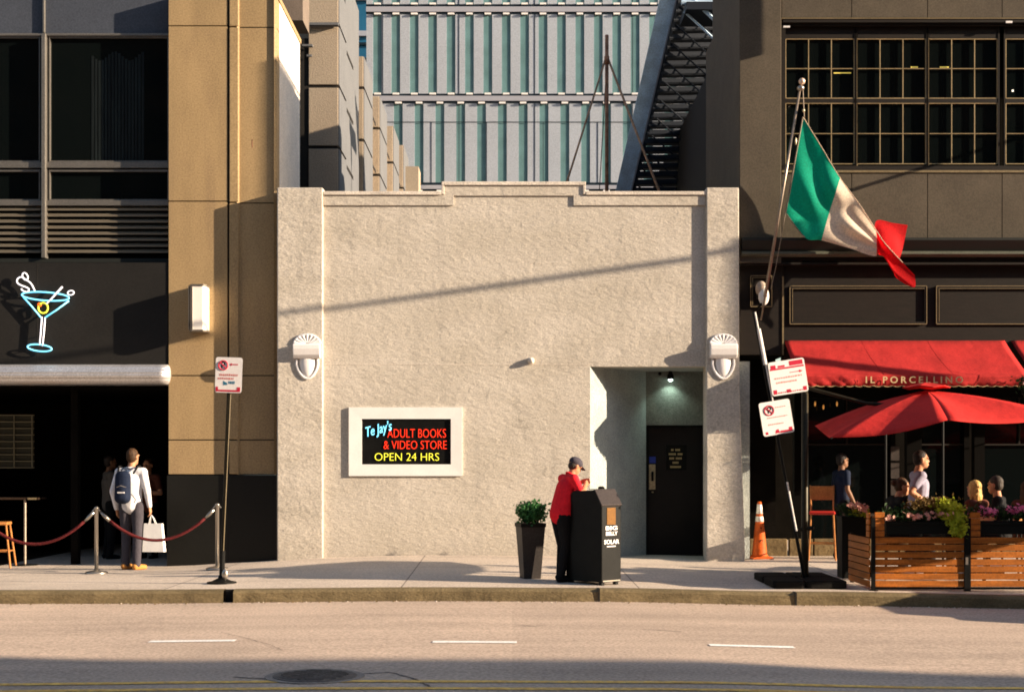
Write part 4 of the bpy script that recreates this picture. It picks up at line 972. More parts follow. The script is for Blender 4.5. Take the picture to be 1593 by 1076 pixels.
# fire escape: steep stair against the side wall
def PP(px, py, y): return Vector((X(px, y), y, Z(py, y)))
fe = thing('fire_escape', 'steep dark steel fire escape stair with a blue grey side plate behind the shop', 'fire escape')
bL, tL = PP(968, 306, 9.0), PP(1046, -30, 6.6); bR, tR = PP(1052, 306, 9.0), PP(1136, -30, 6.9)
def plate(p0, p1, wid, th, name, m):
    d = (p1 - p0).normalized(); s = Vector((1, 0, 0)); s = (s - d * s.dot(d)).normalized(); n = d.cross(s)
    b = MB(); c = []
    for p in (p0, p1):
        for a, e in ((-1, -1), (1, -1), (1, 1), (-1, 1)): c.append(p + s * wid * a + n * th * e)
    for f in ((0, 1, 2, 3), (7, 6, 5, 4), (0, 4, 5, 1), (1, 5, 6, 2), (2, 6, 7, 3), (3, 7, 4, 0)): b.quad(*[c[i] for i in f])
    return b.build(name, m, fe)
plate(bL, tL, 0.17, 0.015, 'side_plate', 'fe_blue')
o1 = Vector((0.21, 0.02, 0)); plate(bL + o1, tL + o1, 0.035, 0.10, 'stringer', 'fe_dark'); plate(bR, tR, 0.035, 0.10, 'stringer', 'fe_dark')
e1 = Vector((0.165, -0.03, 0)); plate(bL + e1, tL + e1, 0.012, 0.03, 'handrail', 'band_light')
for k in range(25):
    f = (k + 0.5) / 25; a = bL.lerp(tL, f) + o1; c = bR.lerp(tR, f)
    b = MB(); b.quad(a + Vector((0, -0.12, 0)), c + Vector((0, -0.12, 0)), c + Vector((0, 0.12, 0)), a + Vector((0, 0.12, 0)))
    b.quad(a + Vector((0, -0.12, -0.0)), a + Vector((0, -0.12, 0.09)), c + Vector((0, -0.12, 0.09)), c + Vector((0, -0.12, 0)))
    o = b.build('tread', 'fe_dark', fe); s = o.modifiers.new('s', 'SOLIDIFY'); s.thickness = 0.02
dn = Vector((0.0, -0.15, -0.55))
b = MB(); b.tube([bR + dn, tR + dn], 0.022, 6)
for k in range(12):
    f = k / 12; g = (k + 1) / 12; b.tube([bL.lerp(tL, g) + o1 + dn * 0.15, bR.lerp(tR, f) + dn], 0.016, 6); b.tube([bR.lerp(tR, f), bR.lerp(tR, f) + dn], 0.013, 6)
b.build('bracing', 'fe_dark', fe)
b = MB(); a0 = PP(1068, -10, 5.6); 
b.tube([a0, PP(1142, 60, 5.6)], 0.04, 6); b.tube([PP(1142, -20, 5.6), PP(1142, 62, 5.6)], 0.05, 6); b.tube([PP(1060, 5, 5.6), PP(1146, 5, 5.6)], 0.05, 6); b.tube([PP(1064, 18, 5.8), PP(1112, 62, 5.8)], 0.025, 6)
b.build('landing_bracket', 'fe_blue', fe)
MB().box(X(1066, 5.7), X(1146, 5.7), 5.5, 6.6, Z(20, 5.7), Z(8, 5.7)).build('landing', 'fe_dark', fe)
for px, p0, p1 in ((1112, 62, 140), (1122, 58, 104)): MB().tube([PP(px, p0, 5.7), PP(px, p1, 5.7)], 0.018, 6).build('hanger', 'fe_dark', fe)

# ------------------------------------------------------------------ opposite side of the street (seen in reflections, casts the road shade)
def opp(x0, x1, z1, y0=-36, y1=-24, l=''):
    t = thing('opposite_building', l, 'building')
    MB().box(x0, x1, y0, y1, 0, z1).build('wall', 'brick', t)
    b = MB()
    z = 3.8
    while z < z1 - 2:
        x = x0 + 1
        while x < x1 - 2: b.box(x, x + 1.3, y1 - 0.02, y1 + 0.02, z, z + 1.9); x += 2.8
        z += 3.3
    b.build('window', 'glass', t)
opp(-45, 14.5, 9.0, l='low brick building opposite'); opp(14.6, 49.8, 15.75, l='tall brick building opposite')
opp(49.9, 54.5, 14.75, l='middle brick building opposite'); opp(54.6, 120, 14.1, l='long brick building opposite')
opp(-70, 30, 34, -75, -60, 'tall block beyond the opposite row')
for x0, x1, z1, y0, y1 in ((-60, -14.2, 24, 3.0, 20), ):
    t = thing('neighbour_building', 'tall office block further left along the street', 'building'); MB().box(x0, x1, y0, y1, 0, z1).build('wall', 'brick', t)

# street light with long arm (out of frame at right) whose arm throws the thin slanting shadow
s = 4.2
def caster(px, py): return Vector((X(px) + TS * s, -s, Z(py) + US * s))
A, B_ = caster(1150, 392), caster(20, 549)
dirv = (A - B_).normalized(); tip = B_ + dirv * ((8.55 - B_.x) / dirv.x); root = A + dirv * ((19.5 - A.x) / dirv.x)
t = thing('signal_mast', 'steel mast arm signal pole by the kerb to the right', 'pole', (root.x, root.y, 0.1))
MB().tube([(0, 0, 0), (0, 0, root.z + 0.2 - 0.1)], 0.11, 12).build('pole', 'pole_dark', t, smooth=True)
MB().tube([tuple(tip - Vector(t.location)), tuple(root - Vector(t.location))], [0.03, 0.045], 10).build('arm', 'pole_dark', t, smooth=True)

# ------------------------------------------------------------------ people
def voxel(mb, name, m, parent, vox=0.009, it=4, loc=None):
    o = mb.build(name, m, None, smooth=True)
    r = o.modifiers.new('r', 'REMESH'); r.mode = 'VOXEL'; r.voxel_size = vox; r.use_smooth_shade = True
    s = o.modifiers.new('s', 'SMOOTH'); s.iterations = it; s.factor = 0.5
    bpy.context.view_layer.update()
    me = bpy.data.meshes.new_from_object(o.evaluated_get(bpy.context.evaluated_depsgraph_get()))
    me.materials.clear(); me.materials.append(M[m]); old = o.data; o.modifiers.clear(); o.data = me; bpy.data.meshes.remove(old)
    o.name = name; me.name = name
    for p in me.polygons: p.use_smooth = True
    o.parent = parent; return o

def V(*a): return Vector(a)
BASE = dict(pelvis=(0, 0, .95), waist=(0, 0, 1.09), chest=(0, .0, 1.29), neck=(0, -.01, 1.46), head=(0, .02, 1.625),
            shL=(-.175, 0, 1.415), shR=(.175, 0, 1.415), elL=(-.235, -.02, 1.135), elR=(.235, -.02, 1.135), haL=(-.25, .06, .90), haR=(.25, .06, .90),
            hipL=(-.09, 0, .93), hipR=(.09, 0, .93), knL=(-.10, .02, .50), knR=(.10, .02, .50), anL=(-.11, -.02, .09), anR=(.11, -.02, .09))
def person(label, loc, rz, J=None, h=1.75, sleeve='short', top='c_white', bottom='c_black', shoes='leather', hair='hair_brown', skin='skin', fat=1.0,
           face=(0, 1, 0), hairstyle='short', handdir=None, seated=False, untuck=True, curl=0.5, toe=None, group=None, cap=None):
    j = {k: V(*v) for k, v in BASE.items()}
    for k, v in (J or {}).items(): j[k] = V(*v)
    t = thing('person', label, 'person', loc, rz, group); k = h / 1.75; t.scale = (k, k, k)
    f = V(*face).normalized(); rt = f.cross(V(0, 0, 1)).normalized(); up = rt.cross(f).normalized()
    rot = Matrix((rt, f, up)).transposed()
    side = (j['shR'] - j['shL']).normalized()
    H = j['head']
    def hp(x, y, z): return H + rt * x + f * y + up * z
    b = MB()
    # trunk
    def trunk(b, e, low=None):
        b.cap(j['pelvis'] - V(0, 0, .03), j['waist'], (.105 + e) * fat, (.098 + e) * fat, 1.42, side)
        b.cap(j['waist'], j['chest'], (.098 + e) * fat, .112 + e, 1.40, side)
        b.cap(j['chest'], j['chest'].lerp(j['neck'], .55), .110 + e, .075 + e, 1.45, side)
        b.cap(j['shL'], j['chest'].lerp(j['neck'], .7), .055 + e, .06 + e); b.cap(j['shR'], j['chest'].lerp(j['neck'], .7), .055 + e, .06 + e)
    trunk(b, 0)
    b.cap(j['neck'] - V(0, 0, .05), j['neck'].lerp(H, .55), .060, .052)
    # head
    b.ell(hp(0, -.012, .03), (.075, .096, .095), rot); b.ell(hp(0, .018, -.035), (.060, .074, .085), rot); b.cap(hp(0, .055, -.085), hp(0, .06, -.075), .030, .03, 1.3, rt)
    b.cap(hp(0, .086, .012), hp(0, .097, -.02), .011, .015); b.cap(hp(0, .09, -.063), hp(0, .093, -.063), .010, .010, 2.2, rt)
    b.cap(hp(-.045, .073, .03), hp(.045, .073, .03), .014, .014)
    for s in (-1, 1): b.ell(hp(s * .078, -.005, -.005), (.013, .02, .032), rot)
    # arms, hands
    for S, s in (('L', -1), ('R', 1)):
        sh_, el, wr = j['sh' + S], j['el' + S], j['ha' + S]
        b.cap(sh_, el, .050, .038); b.cap(el, el.lerp(wr, .35), .040, .040); b.cap(el.lerp(wr, .35), wr, .040, .027)
        d = (wr - el).normalized()
        if handdir and S in handdir: d = V(*handdir[S]).normalized()
        inward = V(-s, .0, 0); nrm = (inward - d * inward.dot(d)).normalized(); ac = d.cross(nrm).normalized()
        if ac.y < 0: ac = -ac
        b.cap(wr, wr + d * .075, .019, .020, 2.0, ac)
        for i, (o_, L) in enumerate(((.030, .072), (.010, .080), (-.010, .075), (-.029, .060))):
            p = wr + d * .085 + ac * o_; d2 = (d + nrm * curl).normalized(); d3 = (d + nrm * curl * 3).normalized(); q_ = p + d2 * L * .5
            b.cap(p, q_, .0098, .0092, n=8); b.cap(q_, q_ + d3 * L * .5, .0092, .0082, n=8)
        p = wr + d * .03 + ac * .036; q_ = p + (d * .8 + ac * .5 + nrm * .4).normalized() * .038; b.cap(p, q_, .012, .011, n=8); b.cap(q_, q_ + (d + nrm * .5).normalized() * .028, .0105, .009, n=8)
    # legs
    for S in 'LR':
        hi, kn, an = j['hip' + S], j['kn' + S], j['an' + S]
        b.cap(hi, kn, .082 * min(fat, 1.15), .053); b.cap(kn, kn.lerp(an, .35) - V(0, .012, 0), .050, .052); b.cap(kn.lerp(an, .35), an, .05, .034)
        td = V(0, 1, 0) if toe is None else V(*toe).normalized()
        b.cap(an - V(0, 0, .045) - td * .02, an + td * .13 - V(0, 0, .06), .032, .026, 1.3, td.cross(V(0, 0, 1)))
    voxel(b, 'body', skin, t, 0.0085, 3)
    # eyes
    for s in (-1, 1): MB().ell(hp(s * .030, .088, .010), (.011, .008, .007), rot, 8, 6).build('eye', 'hair_black', t, smooth=True)
    # top
    b = MB(); trunk(b, .016)
    hem = .045 if untuck else -.02
    b.cap(j['pelvis'] - V(0, 0, hem), j['waist'], (.118) * fat, .112 * fat, 1.42, side)
    for S in 'LR':
        sh_, el, wr = j['sh' + S], j['el' + S], j['ha' + S]
        if sleeve == 'long': b.cap(sh_, el, .066, .052); b.cap(el, wr.lerp(el, .06), .053, .038)
        elif sleeve == 'short': b.cap(sh_, sh_.lerp(el, .62), .066, .058)
        elif sleeve == 'none': b.cap(sh_, sh_.lerp(el, .1), .062, .058)
    voxel(b, 'shirt', top, t, 0.011, 5)
    if top in ('c_white',) or hairstyle == 'cap':
        MB().tube([j['neck'] + rt * .062 * math.cos(a) + f * .062 * math.sin(a) + V(0, 0, .02) for a in [i * math.pi / 7 for i in range(14)]], .014, 6, True).build('collar', top, t, smooth=True)
    # trousers
    b = MB(); b.cap(j['pelvis'] - V(0, 0, .02), j['waist'].lerp(j['pelvis'], .35), .118 * fat, .108 * fat, 1.40, side)
    for S in 'LR':
        hi, kn, an = j['hip' + S], j['kn' + S], j['an' + S]
        b.cap(hi, kn, .098 * min(fat, 1.15), .070); b.cap(kn, an - V(0, 0, .01), .070, .060)
    voxel(b, 'trousers', bottom, t, 0.012, 4)
    for S in 'LR':
        an = j['an' + S]; td = V(0, 1, 0) if toe is None else V(*toe).normalized(); sdv = td.cross(V(0, 0, 1))
        b = MB(); b.cap(an - V(0, 0, .035) - td * .035, an + td * .15 - V(0, 0, .05), .042, .034, 1.15, sdv); b.cap(an - V(0, 0, .068) - td * .04, an + td * .155 - V(0, 0, .068), .02, .02, 2.1, sdv)
        voxel(b, 'shoe', shoes, t, 0.009, 2)
    # hair
    b = MB()
    if hairstyle == 'short':
        b.ell(hp(0, -.022, .046), (.081, .096, .092), rot); b.ell(hp(0, -.04, .0), (.076, .072, .085), rot)
    elif hairstyle == 'long':
        b.ell(hp(0, -.022, .046), (.085, .100, .094), rot); b.ell(hp(0, -.045, -.04), (.088, .07, .13), rot); b.cap(hp(0, -.07, -.1), hp(0, -.08, -.22), .062, .035, 1.3, rt)
        for s in (-1, 1): b.cap(hp(s * .07, -.01, .0), hp(s * .075, -.02, -.13), .03, .025)
    elif hairstyle == 'bun':
        b.ell(hp(0, -.022, .046), (.082, .097, .090), rot); b.ell(hp(0, -.04, .0), (.077, .075, .085), rot); b.ell(hp(0, -.13, .04), (.045, .045, .045), rot)
    elif hairstyle == 'cap':
        b.ell(hp(0, -.035, .0), (.074, .07, .075), rot)
    voxel(b, 'hair', hair, t, 0.009, 2)
    if hairstyle == 'cap':
        b = MB(); b.ell(hp(0, -.012, .055), (.088, .108, .082), rot); b.cap(hp(0, .06, .045), hp(0, .145, .022), .011, .010, 6.0, rt)
        voxel(b, 'cap', 'cap_grey', t, 0.008, 2)
    return t, j

def at(px, py, y, zg=None): return (X(px, y), y, hs(X(px, y), y) if zg is None else zg)
# man with backpack
y0 = -0.62
man, j = person('person seen from behind in white shirt and grey trousers, holding a white bag', (X(204, y0), y0, hs(X(204, y0), y0)), R(-6),
    dict(knL=(-.085, .03, .50), anL=(-.075, -.02, .09), hipR=(.095, 0, .93), knR=(.10, -.01, .50), anR=(.105, -.06, .09), elL=(-.255, -.04, 1.14), haL=(-.225, .03, .87), elR=(.25, -.03, 1.15), haR=(.27, .02, .91),
         head=(.02, .02, 1.63)), h=1.82, sleeve='long', top='c_white', bottom='c_trouser', shoes='leather', hair='hair_brown', face=(.25, 1, .0), untuck=False, toe=(.55, 1, 0))
bp = thing('backpack', 'navy backpack with straps on the back of the person in the white shirt', 'backpack', man.location, man.rotation_euler.z); bp.scale = man.scale
b = MB(); b.cap((-.05, -.20, 1.04), (-.05, -.19, 1.36), .085, .08, 1.45, (1, 0, 0)); b.cap((-.05, -.25, 1.04), (-.05, -.24, 1.16), .055, .05, 1.9, (1, 0, 0)); voxel(b, 'pack', 'c_navy', bp, 0.012, 4)
b = MB()
for s, sx in ((-1, -.13), (1, .10)): b.tube([(sx - .0, -.17, 1.40), (sx + s * .025, -.08, 1.495), (sx + s * .02, .03, 1.50), (sx + s * .03, .125, 1.42), (sx + s * .055, .135, 1.25), (sx + s * .06, .06, 1.05)], .016, 8)
b.tube([(.06, -.15, 1.10), (.12, -.14, 1.02), (.10, -.15, .97)], .007, 6); b.tube([(-.03 - .04, -.2, 1.44), (-.03, -.22, 1.48), (.01, -.2, 1.44)], .008, 6)
b.build('strap', 'c_black', bp, smooth=True)
MB().box(-.08, .02, -.325, -.31, 1.115, 1.135).build('logo', 'sign_white', bp)
MB().tube([(-.10, -.30, 1.20), (-.03, -.335, 1.225), (.04, -.30, 1.20)], .006, 6).build('zip', 'steel', bp)
bg_ = thing('paper_bag', 'white carrier bag hanging from the right hand of the person with the backpack', 'bag', man.location, man.rotation_euler.z); bg_.scale = man.scale
b = MB(); x0 = .335; lo = [(-.165, -.05), (.165, -.05), (.165, .05), (-.165, .05)]
vs = []
for (x, y) in lo: vs.append((x0 + x * .98, .03 + y, .26))
for (x, y) in lo: vs.append((x0 + x * .80 - .01, .03 + y * .7, .67))
for f_ in ((0, 1, 5, 4), (1, 2, 6, 5), (2, 3, 7, 6), (3, 0, 4, 7), (3, 2, 1, 0)): b.quad(*[vs[i] for i in f_])
o = b.build('bag_body', 'paper', bg_); sb = o.modifiers.new('s', 'SUBSURF'); sb.subdivision_type = 'SIMPLE'; sb.levels = sb.render_levels = 3; s = o.modifiers.new('so', 'SOLIDIFY'); s.thickness = .003
b = MB()
for y in (-.005, .06): b.tube([(x0 - .07, y, .66), (x0 - .055, y * .5 + .015, .75), (x0 - .04, .03, .795), (x0 - .01, y * .5 + .015, .75), (x0 + .03, y, .66)], .005, 6)
b.build('handle', 'paper', bg_)
# two dim people in the doorway
y1 = 2.2
person('dim person in grey t-shirt inside the doorway, left of the backpack wearer', (X(170, y1), y1, 0.04), R(-60), dict(elL=(-.24, .02, 1.14), haL=(-.22, .12, .92)), h=1.78, top='c_grey', bottom='c_black', shoes='c_black', hair='hair_black', skin='skin_dark')
person('dim person with folded arms inside the doorway, right of the backpack wearer', (X(231, y1), y1, 0.04), R(165), dict(elL=(-.25, .03, 1.15), elR=(.25, .03, 1.15), haL=(-.0, .20, 1.16), haR=(.02, .18, 1.13)), h=1.72, top='c_rust', bottom='c_black', shoes='c_black', hair='hair_brown', skin='skin', hairstyle='bun', handdir=dict(L=(1, .1, 0), R=(-1, .1, 0)))
# man in red leaning on the bin
y2 = -4.02
x2 = X(872, y2)
person('person in red t-shirt and grey cap leaning over the black waste bin', (x2, y2, hs(x2, y2)), R(-66),
    dict(pelvis=(0, 0, .97), waist=(0, .035, 1.11), chest=(0, .085, 1.31), neck=(0, .15, 1.47), head=(0, .225, 1.60), shL=(-.18, .12, 1.43), shR=(.18, .12, 1.43), elL=(-.27, .22, 1.22), elR=(.27, .20, 1.21),
         haL=(-.06, .37, 1.39), haR=(.07, .36, 1.37), hipL=(-.09, 0, .93), hipR=(.09, 0, .93), knL=(-.10, .07, .50), knR=(.10, .03, .50), anL=(-.11, .05, .09), anR=(.11, -.05, .09)),
    h=1.60, top='c_red', bottom='c_black', shoes='c_black', hair='hair_grey', fat=1.2, face=(0, 1, -.55), hairstyle='cap', handdir=dict(L=(.5, .5, .1), R=(-.5, .6, .1)), curl=.8)
# people on the terrace
y3 = -3.2
person('person in a blue grey t-shirt walking to the right behind the flower boxes', (X(1428, y3), y3, hs(5, y3)), R(-90),
    dict(elR=(.25, -.16, 1.20), haR=(.19, .10, 1.03), elL=(-.24, .08, 1.15), haL=(-.2, .25, 1.02), chest=(0, .02, 1.29), knL=(-.09, .18, .52), anL=(-.09, .22, .1), anR=(.1, -.28, .12), knR=(.1, -.08, .5), head=(0, .045, 1.63)), h=1.72, top='c_bluegrey', bottom='c_black', shoes='c_black', hair='hair_black', skin='skin', fat=1.15, face=(.0, 1, 0))
y3 = 0.35
person('dim person in a dark blue t-shirt standing behind the red bar stool', (X(1309, y3), y3, .17), R(-75), dict(elR=(.245, -.02, 1.15), haR=(.25, .10, .93)), h=1.66, top='c_navy', bottom='c_black', shoes='c_black', hair='hair_black', skin='skin_dark')
SIT = dict(pelvis=(0, 0, .53), waist=(0, .02, .67), chest=(0, .05, .87), neck=(0, .06, 1.04), head=(0, .10, 1.20), shL=(-.17, .05, .99), shR=(.17, .05, .99), elL=(-.23, .10, .72), elR=(.23, .10, .72), haL=(-.14, .32, .76), haR=(.14, .32, .76),
           hipL=(-.09, .03, .50), hipR=(.09, .03, .50), knL=(-.11, .43, .50), knR=(.11, .43, .50), anL=(-.11, .42, .09), anR=(.11, .42, .09))
def sit(**k): d = dict(SIT); d.update(k); return d
tz = .12
person('seated person with tied back dark hair, chin on hand, behind russet leaves', (X(1390, -2.9), -2.9, hs(5, -2.9) + .09), R(-75), sit(elR=(.22, .20, .78), haR=(.06, .24, 1.02), head=(0, .14, 1.19)), h=1.68, top='c_black', bottom='c_black', shoes='c_black', hair='hair_brown', hairstyle='bun', skin='skin', face=(.3, 1, -.15), sleeve='none')
person('seated person with long blond hair seen from behind at the terrace', (X(1524, -2.8), -2.8, hs(6, -2.8) + .07), R(35), sit(elL=(-.26, .12, .80), haL=(-.30, .30, .90)), h=1.66, top='c_rust', bottom='c_black', shoes='c_black', hair='hair_blond', hairstyle='long', skin='skin', handdir=dict(L=(-.3, .2, 1)), sleeve='none')
person('seated person with short dark hair and black shirt beside the blond one', (X(1560, -3.0), -3.0, hs(6, -3.0) + .09), R(62), sit(), h=1.72, top='c_black', bottom='c_black', shoes='c_black', hair='hair_grey', skin='skin', face=(.2, 1, -.1))
person('person with auburn hair half cut off by the right edge of the picture', (X(1592, -2.5), -2.5, hs(6, -2.5) + .05), R(-60), sit(), h=1.66, top='c_rust', bottom='c_black', shoes='c_black', hair='hair_brown', skin='skin', hairstyle='long')
# round terrace tables and simple chairs
def chair(loc, rz, l):
    t = thing('terrace_chair', l, 'chair', loc, rz, group='chairs on the terrace')
    MB().box(-.21, .21, -.2, .22, .43, .46).build('seat', 'stool_wood', t, bevel=.01)
    b = MB(); b.box(-.2, .2, -.22, -.195, .68, .84); b.build('backrest', 'stool_wood', t, bevel=.008)
    for x in (-.19, .19):
        MB().tube([(x, -.21, .84), (x, -.2, .45), (x * 1.08, -.24, 0)], .014, 8).build('leg', 'black', t); MB().tube([(x, .19, .43), (x * 1.05, .22, 0)], .014, 8).build('leg', 'black', t)
chair((X(1390, -2.9), -2.9, hs(5, -2.9) + .0), R(-75), 'wooden terrace chair under the seated person with tied back hair')
chair((X(1524, -2.8), -2.8, hs(6, -2.8)), R(35), 'wooden terrace chair under the seated blond person')
chair((X(1560, -3.0), -3.0, hs(6, -3.0)), R(62), 'wooden terrace chair under the seated person in the black shirt')
for px, y, l in ((1440, -2.7, 'small round terrace table in front of the seated person with tied back hair'), (1535, -2.1, 'small round terrace table beyond the seated blond person'), (1345, -0.6, 'small round table near the red bar stool')):
    t = thing('terrace_table', l, 'table', (X(px, y), y, hs(X(px, y), y)), group='terrace tables')
    MB().lathe([(.33, .72), (.34, .73), (.34, .75), (.33, .755)], 0, 0, 28).build('table_top', 'interior_wood', t)
    MB().lathe([(.24, 0), (.22, .02), (.03, .05), (.028, .72)], 0, 0, 16).build('pedestal', 'black', t)

# ------------------------------------------------------------------ street furniture, left
for px, py, l in ((-46, 889, 'steel rope stanchion beyond the left edge of the picture'), (150, 889, 'steel rope stanchion at the left, in front of the person with the white bag'), (338, 885.5, 'steel rope stanchion at the right, just left of the parking sign pole')):
    if px > 300: y = -1.37
    else: y = -1.6
    t = thing('stanchion', l, 'stanchion', (X(px, y), y, hs(X(px, y), y)), group='rope stanchions')
    MB().lathe([(.16, 0), (.165, .012), (.15, .028), (.06, .045), (.03, .055)], 0, 0, 32).build('base', 'steel', t, smooth=True)
    MB().lathe([(.027, .05), (.027, .93), (.034, .935), (.034, .955), (.012, .965)], 0, 0, 20).build('post', 'steel', t, smooth=True)
    MB().tube([(-.055, 0, .90), (-.03, 0, .925), (.03, 0, .925), (.055, 0, .90)], .012, 8).build('ring', 'steel', t)
def hang(pts, label, ya, yb):
    (pa, qa), (pb, qb), (pm, qm) = pts
    t = None; P_ = []
    for i in range(25):
        u = i / 24; sag = 4 * u * (1 - u); px = pa + (pb - pa) * u; py = qa + (qb - qa) * u
        mid = (qa + qb) / 2; py += (qm - mid) * sag; y = ya + (yb - ya) * u; P_.append(Vector((X(px, y), y, Z(py, y))))
    t = thing('velvet_rope', label, 'rope', P_[0], group='velvet ropes between the stanchions')
    L = [p - P_[0] for p in P_]
    MB().tube(L[2:-2], .022, 10).build('rope', 'rope', t, smooth=True)
    for seg in (L[:3], L[-3:]): MB().tube(seg, [.012, .026, .026], 10).build('rope_end', 'steel', t, smooth=True)
hang(((-40, 795), (146, 796), (50, 846)), 'dark red velvet rope hanging left of the left stanchion', -1.6, -1.6)
hang(((156, 796), (333, 792), (243, 840)), 'dark red velvet rope hanging between the two stanchions in front of the white bag', -1.6, -1.37)

def rrect(w_, h_, r, n=5):
    P_ = []
    for cx, cz, a0 in ((w_ / 2 - r, h_ / 2 - r, 0), (-w_ / 2 + r, h_ / 2 - r, 90), (-w_ / 2 + r, -h_ / 2 + r, 180), (w_ / 2 - r, -h_ / 2 + r, 270)):
        for k in range(n + 1): a = R(a0 + 90 * k / n); P_.append((cx + r * math.cos(a), cz + r * math.sin(a)))
    return P_
def dashes(b, x0, x1, z, h_, n, y, seed):
    rr = random.Random(seed); x = x0
    while x < x1:
        wd = rr.uniform(.5, 1.2) * (x1 - x0) / n * .6; b.box(x, min(x + wd, x1), y, y + .0012, z - h_ / 2 * rr.uniform(.7, 1), z + h_ / 2 * rr.uniform(.7, 1)); x += wd + (x1 - x0) / n * .25
def noparking(par, cx, cz, r, y=-.0042):
    b = MB(); b.tube([(cx + r * math.cos(a), y, cz + r * math.sin(a)) for a in [k * math.pi / 12 for k in range(24)]], r * .13, 6, True); d = r * .7; b.tube([(cx - d, y - .002, cz + d), (cx + d, y - .002, cz - d)], r * .11, 6); b.build('prohibition_symbol', 'sign_red', par)
    return text('P', r * 1.9, 'lettering', 'black', par, (cx, y + .001, cz), ext=.0005, off=.003)
def signplate(par, loc, w_, h_, rot, kind):
    pl = MB().prism_y(rrect(w_, h_, .03), -.003, 0).build('sign_plate', 'sign_white', par); pl.location = loc; pl.rotation_euler = rot
    rd = MB(); y = -.0048
    if kind == 'a':
        noparking(pl, -w_ * .22, h_ * .27, w_ * .17)
        rd.box(w_ * .04, w_ * .34, y, y + .0012, h_ * .285, h_ * .315); rd.prism_y([(w_ * .02, h_ * .30), (w_ * .10, h_ * .34), (w_ * .10, h_ * .26)], y - .0005, y + .001)
        rd.box(-w_ * .47, w_ * .45, y, y + .0012, -h_ * .49 + .008, -h_ * .42); rd.box(-w_ * .47, -w_ * .38, y - .0005, y + .001, -h_ * .45, -h_ * .34); rd.box(w_ * .33, w_ * .45, y - .0005, y + .001, -h_ * .45, -h_ * .34)
        rd.build('sign_print', 'sign_red', pl)
        b = MB(); dashes(b, -w_ * .34, w_ * .34, h_ * .0, .03, 7, y, 1); dashes(b, -w_ * .4, w_ * .2, -h_ * .1, .026, 6, y, 2); b.build('faded_print', 'sign_pinkred', pl)
        b = MB(); b.prism_y([(-w_ * .2, -h_ * .17), (-w_ * .06, -h_ * .22), (-w_ * .03, -h_ * .28), (-w_ * .19, -h_ * .29)], y, y + .0012); dashes(b, w_ * .0, w_ * .24, -h_ * .21, .04, 3, y, 3); b.build('blue_print', 'sign_blue', pl)
    elif kind == 'b':
        rd.box(-w_ * .47, w_ * .47, y, y + .0012, h_ * .25, h_ * .30); rd.box(w_ * .08, w_ * .45, y - .0004, y + .001, h_ * .32, h_ * .46); rd.box(-w_ * .44, -w_ * .3, y, y + .0012, h_ * .3, h_ * .40); rd.box(-w_ * .24, -w_ * .05, y, y + .0012, h_ * .31, h_ * .37)
        rd.box(-w_ * .46, -w_ * .36, y, y + .0012, -h_ * .46, -h_ * .33); rd.box(-w_ * .1, w_ * .02, y, y + .0012, -h_ * .46, -h_ * .36); rd.box(w_ * .36, w_ * .46, y, y + .0012, -h_ * .46, -h_ * .34); dashes(rd, -w_ * .34, w_ * .34, -h_ * .43, .018, 9, y, 5)
        rd.box(w_ * .05, w_ * .32, y, y + .0012, h_ * .115, h_ * .135); rd.prism_y([(w_ * .42, h_ * .125), (w_ * .32, h_ * .17), (w_ * .32, h_ * .08)], y, y + .0012)
        rd.build('sign_print', 'sign_red', pl)
        b = MB(); dashes(b, -w_ * .38, w_ * .38, h_ * .0, .022, 8, y, 7); dashes(b, -w_ * .35, w_ * .22, -h_ * .13, .024, 7, y, 8); b.build('faded_print', 'sign_pinkred', pl)
    else:
        noparking(pl, -w_ * .2, h_ * .24, w_ * .15)
        rd.box(-w_ * .42, -w_ * .34, y, y + .0012, -h_ * .46, -h_ * .38); rd.prism_y([(-w_ * .12, -h_ * .46), (w_ * .04, -h_ * .46), (w_ * .0, -h_ * .34), (-w_ * .08, -h_ * .36)], y, y + .0012); rd.box(w_ * .05, w_ * .45, y, y + .0012, -h_ * .46, -h_ * .40); rd.box(w_ * .34, w_ * .45, y - .0004, y + .001, -h_ * .44, -h_ * .33)
        rd.build('sign_print', 'sign_red', pl)
        b = MB(); dashes(b, w_ * .0, w_ * .34, h_ * .3, .014, 4, y, 9); dashes(b, -w_ * .3, w_ * .36, h_ * .02, .014, 8, y, 10); dashes(b, -w_ * .3, w_ * .2, -h_ * .18, .018, 6, y, 11); b.build('faded_print', 'sign_pinkred', pl)
    return pl
yp = -3.97
pb_, pt_ = Vector((X(345, yp), yp, hs(X(345, yp), yp))), Vector((X(357.5, yp), yp, Z(556, yp)))
t = thing('parking_sign', 'no parking sign with red border marks on a slim leaning pole at the left kerb', 'sign', pb_)
MB().tube([(0, 0, .1), pt_ - pb_], .021, 8).build('pole', 'pole_dark', t)
MB().tube([(.016, -.018, .25), pt_ - pb_ + Vector((.016, -.018, -.4))], .007, 6).build('pole_flange', 'trim', t)
MB().tube([(-.0, 0, .04), (.01, 0, .42)], .034, 12).build('sleeve', 'black', t)
MB().lathe([(.19, 0), (.19, .02), (.12, .035), (.05, .07), (.035, .11)], 0, 0, 12).build('base', 'black', t)
MB().ell((.05, -.05, .12), (.04, .03, .07)).build('base_clamp', 'steel', t, smooth=True)
tv = (pt_ - pb_).normalized()
signplate(t, tuple(pt_ - pb_ + tv * (-.225) + Vector((.0, -.03, 0))), .345, .45, (0, R(2.0), R(-4)), 'a')

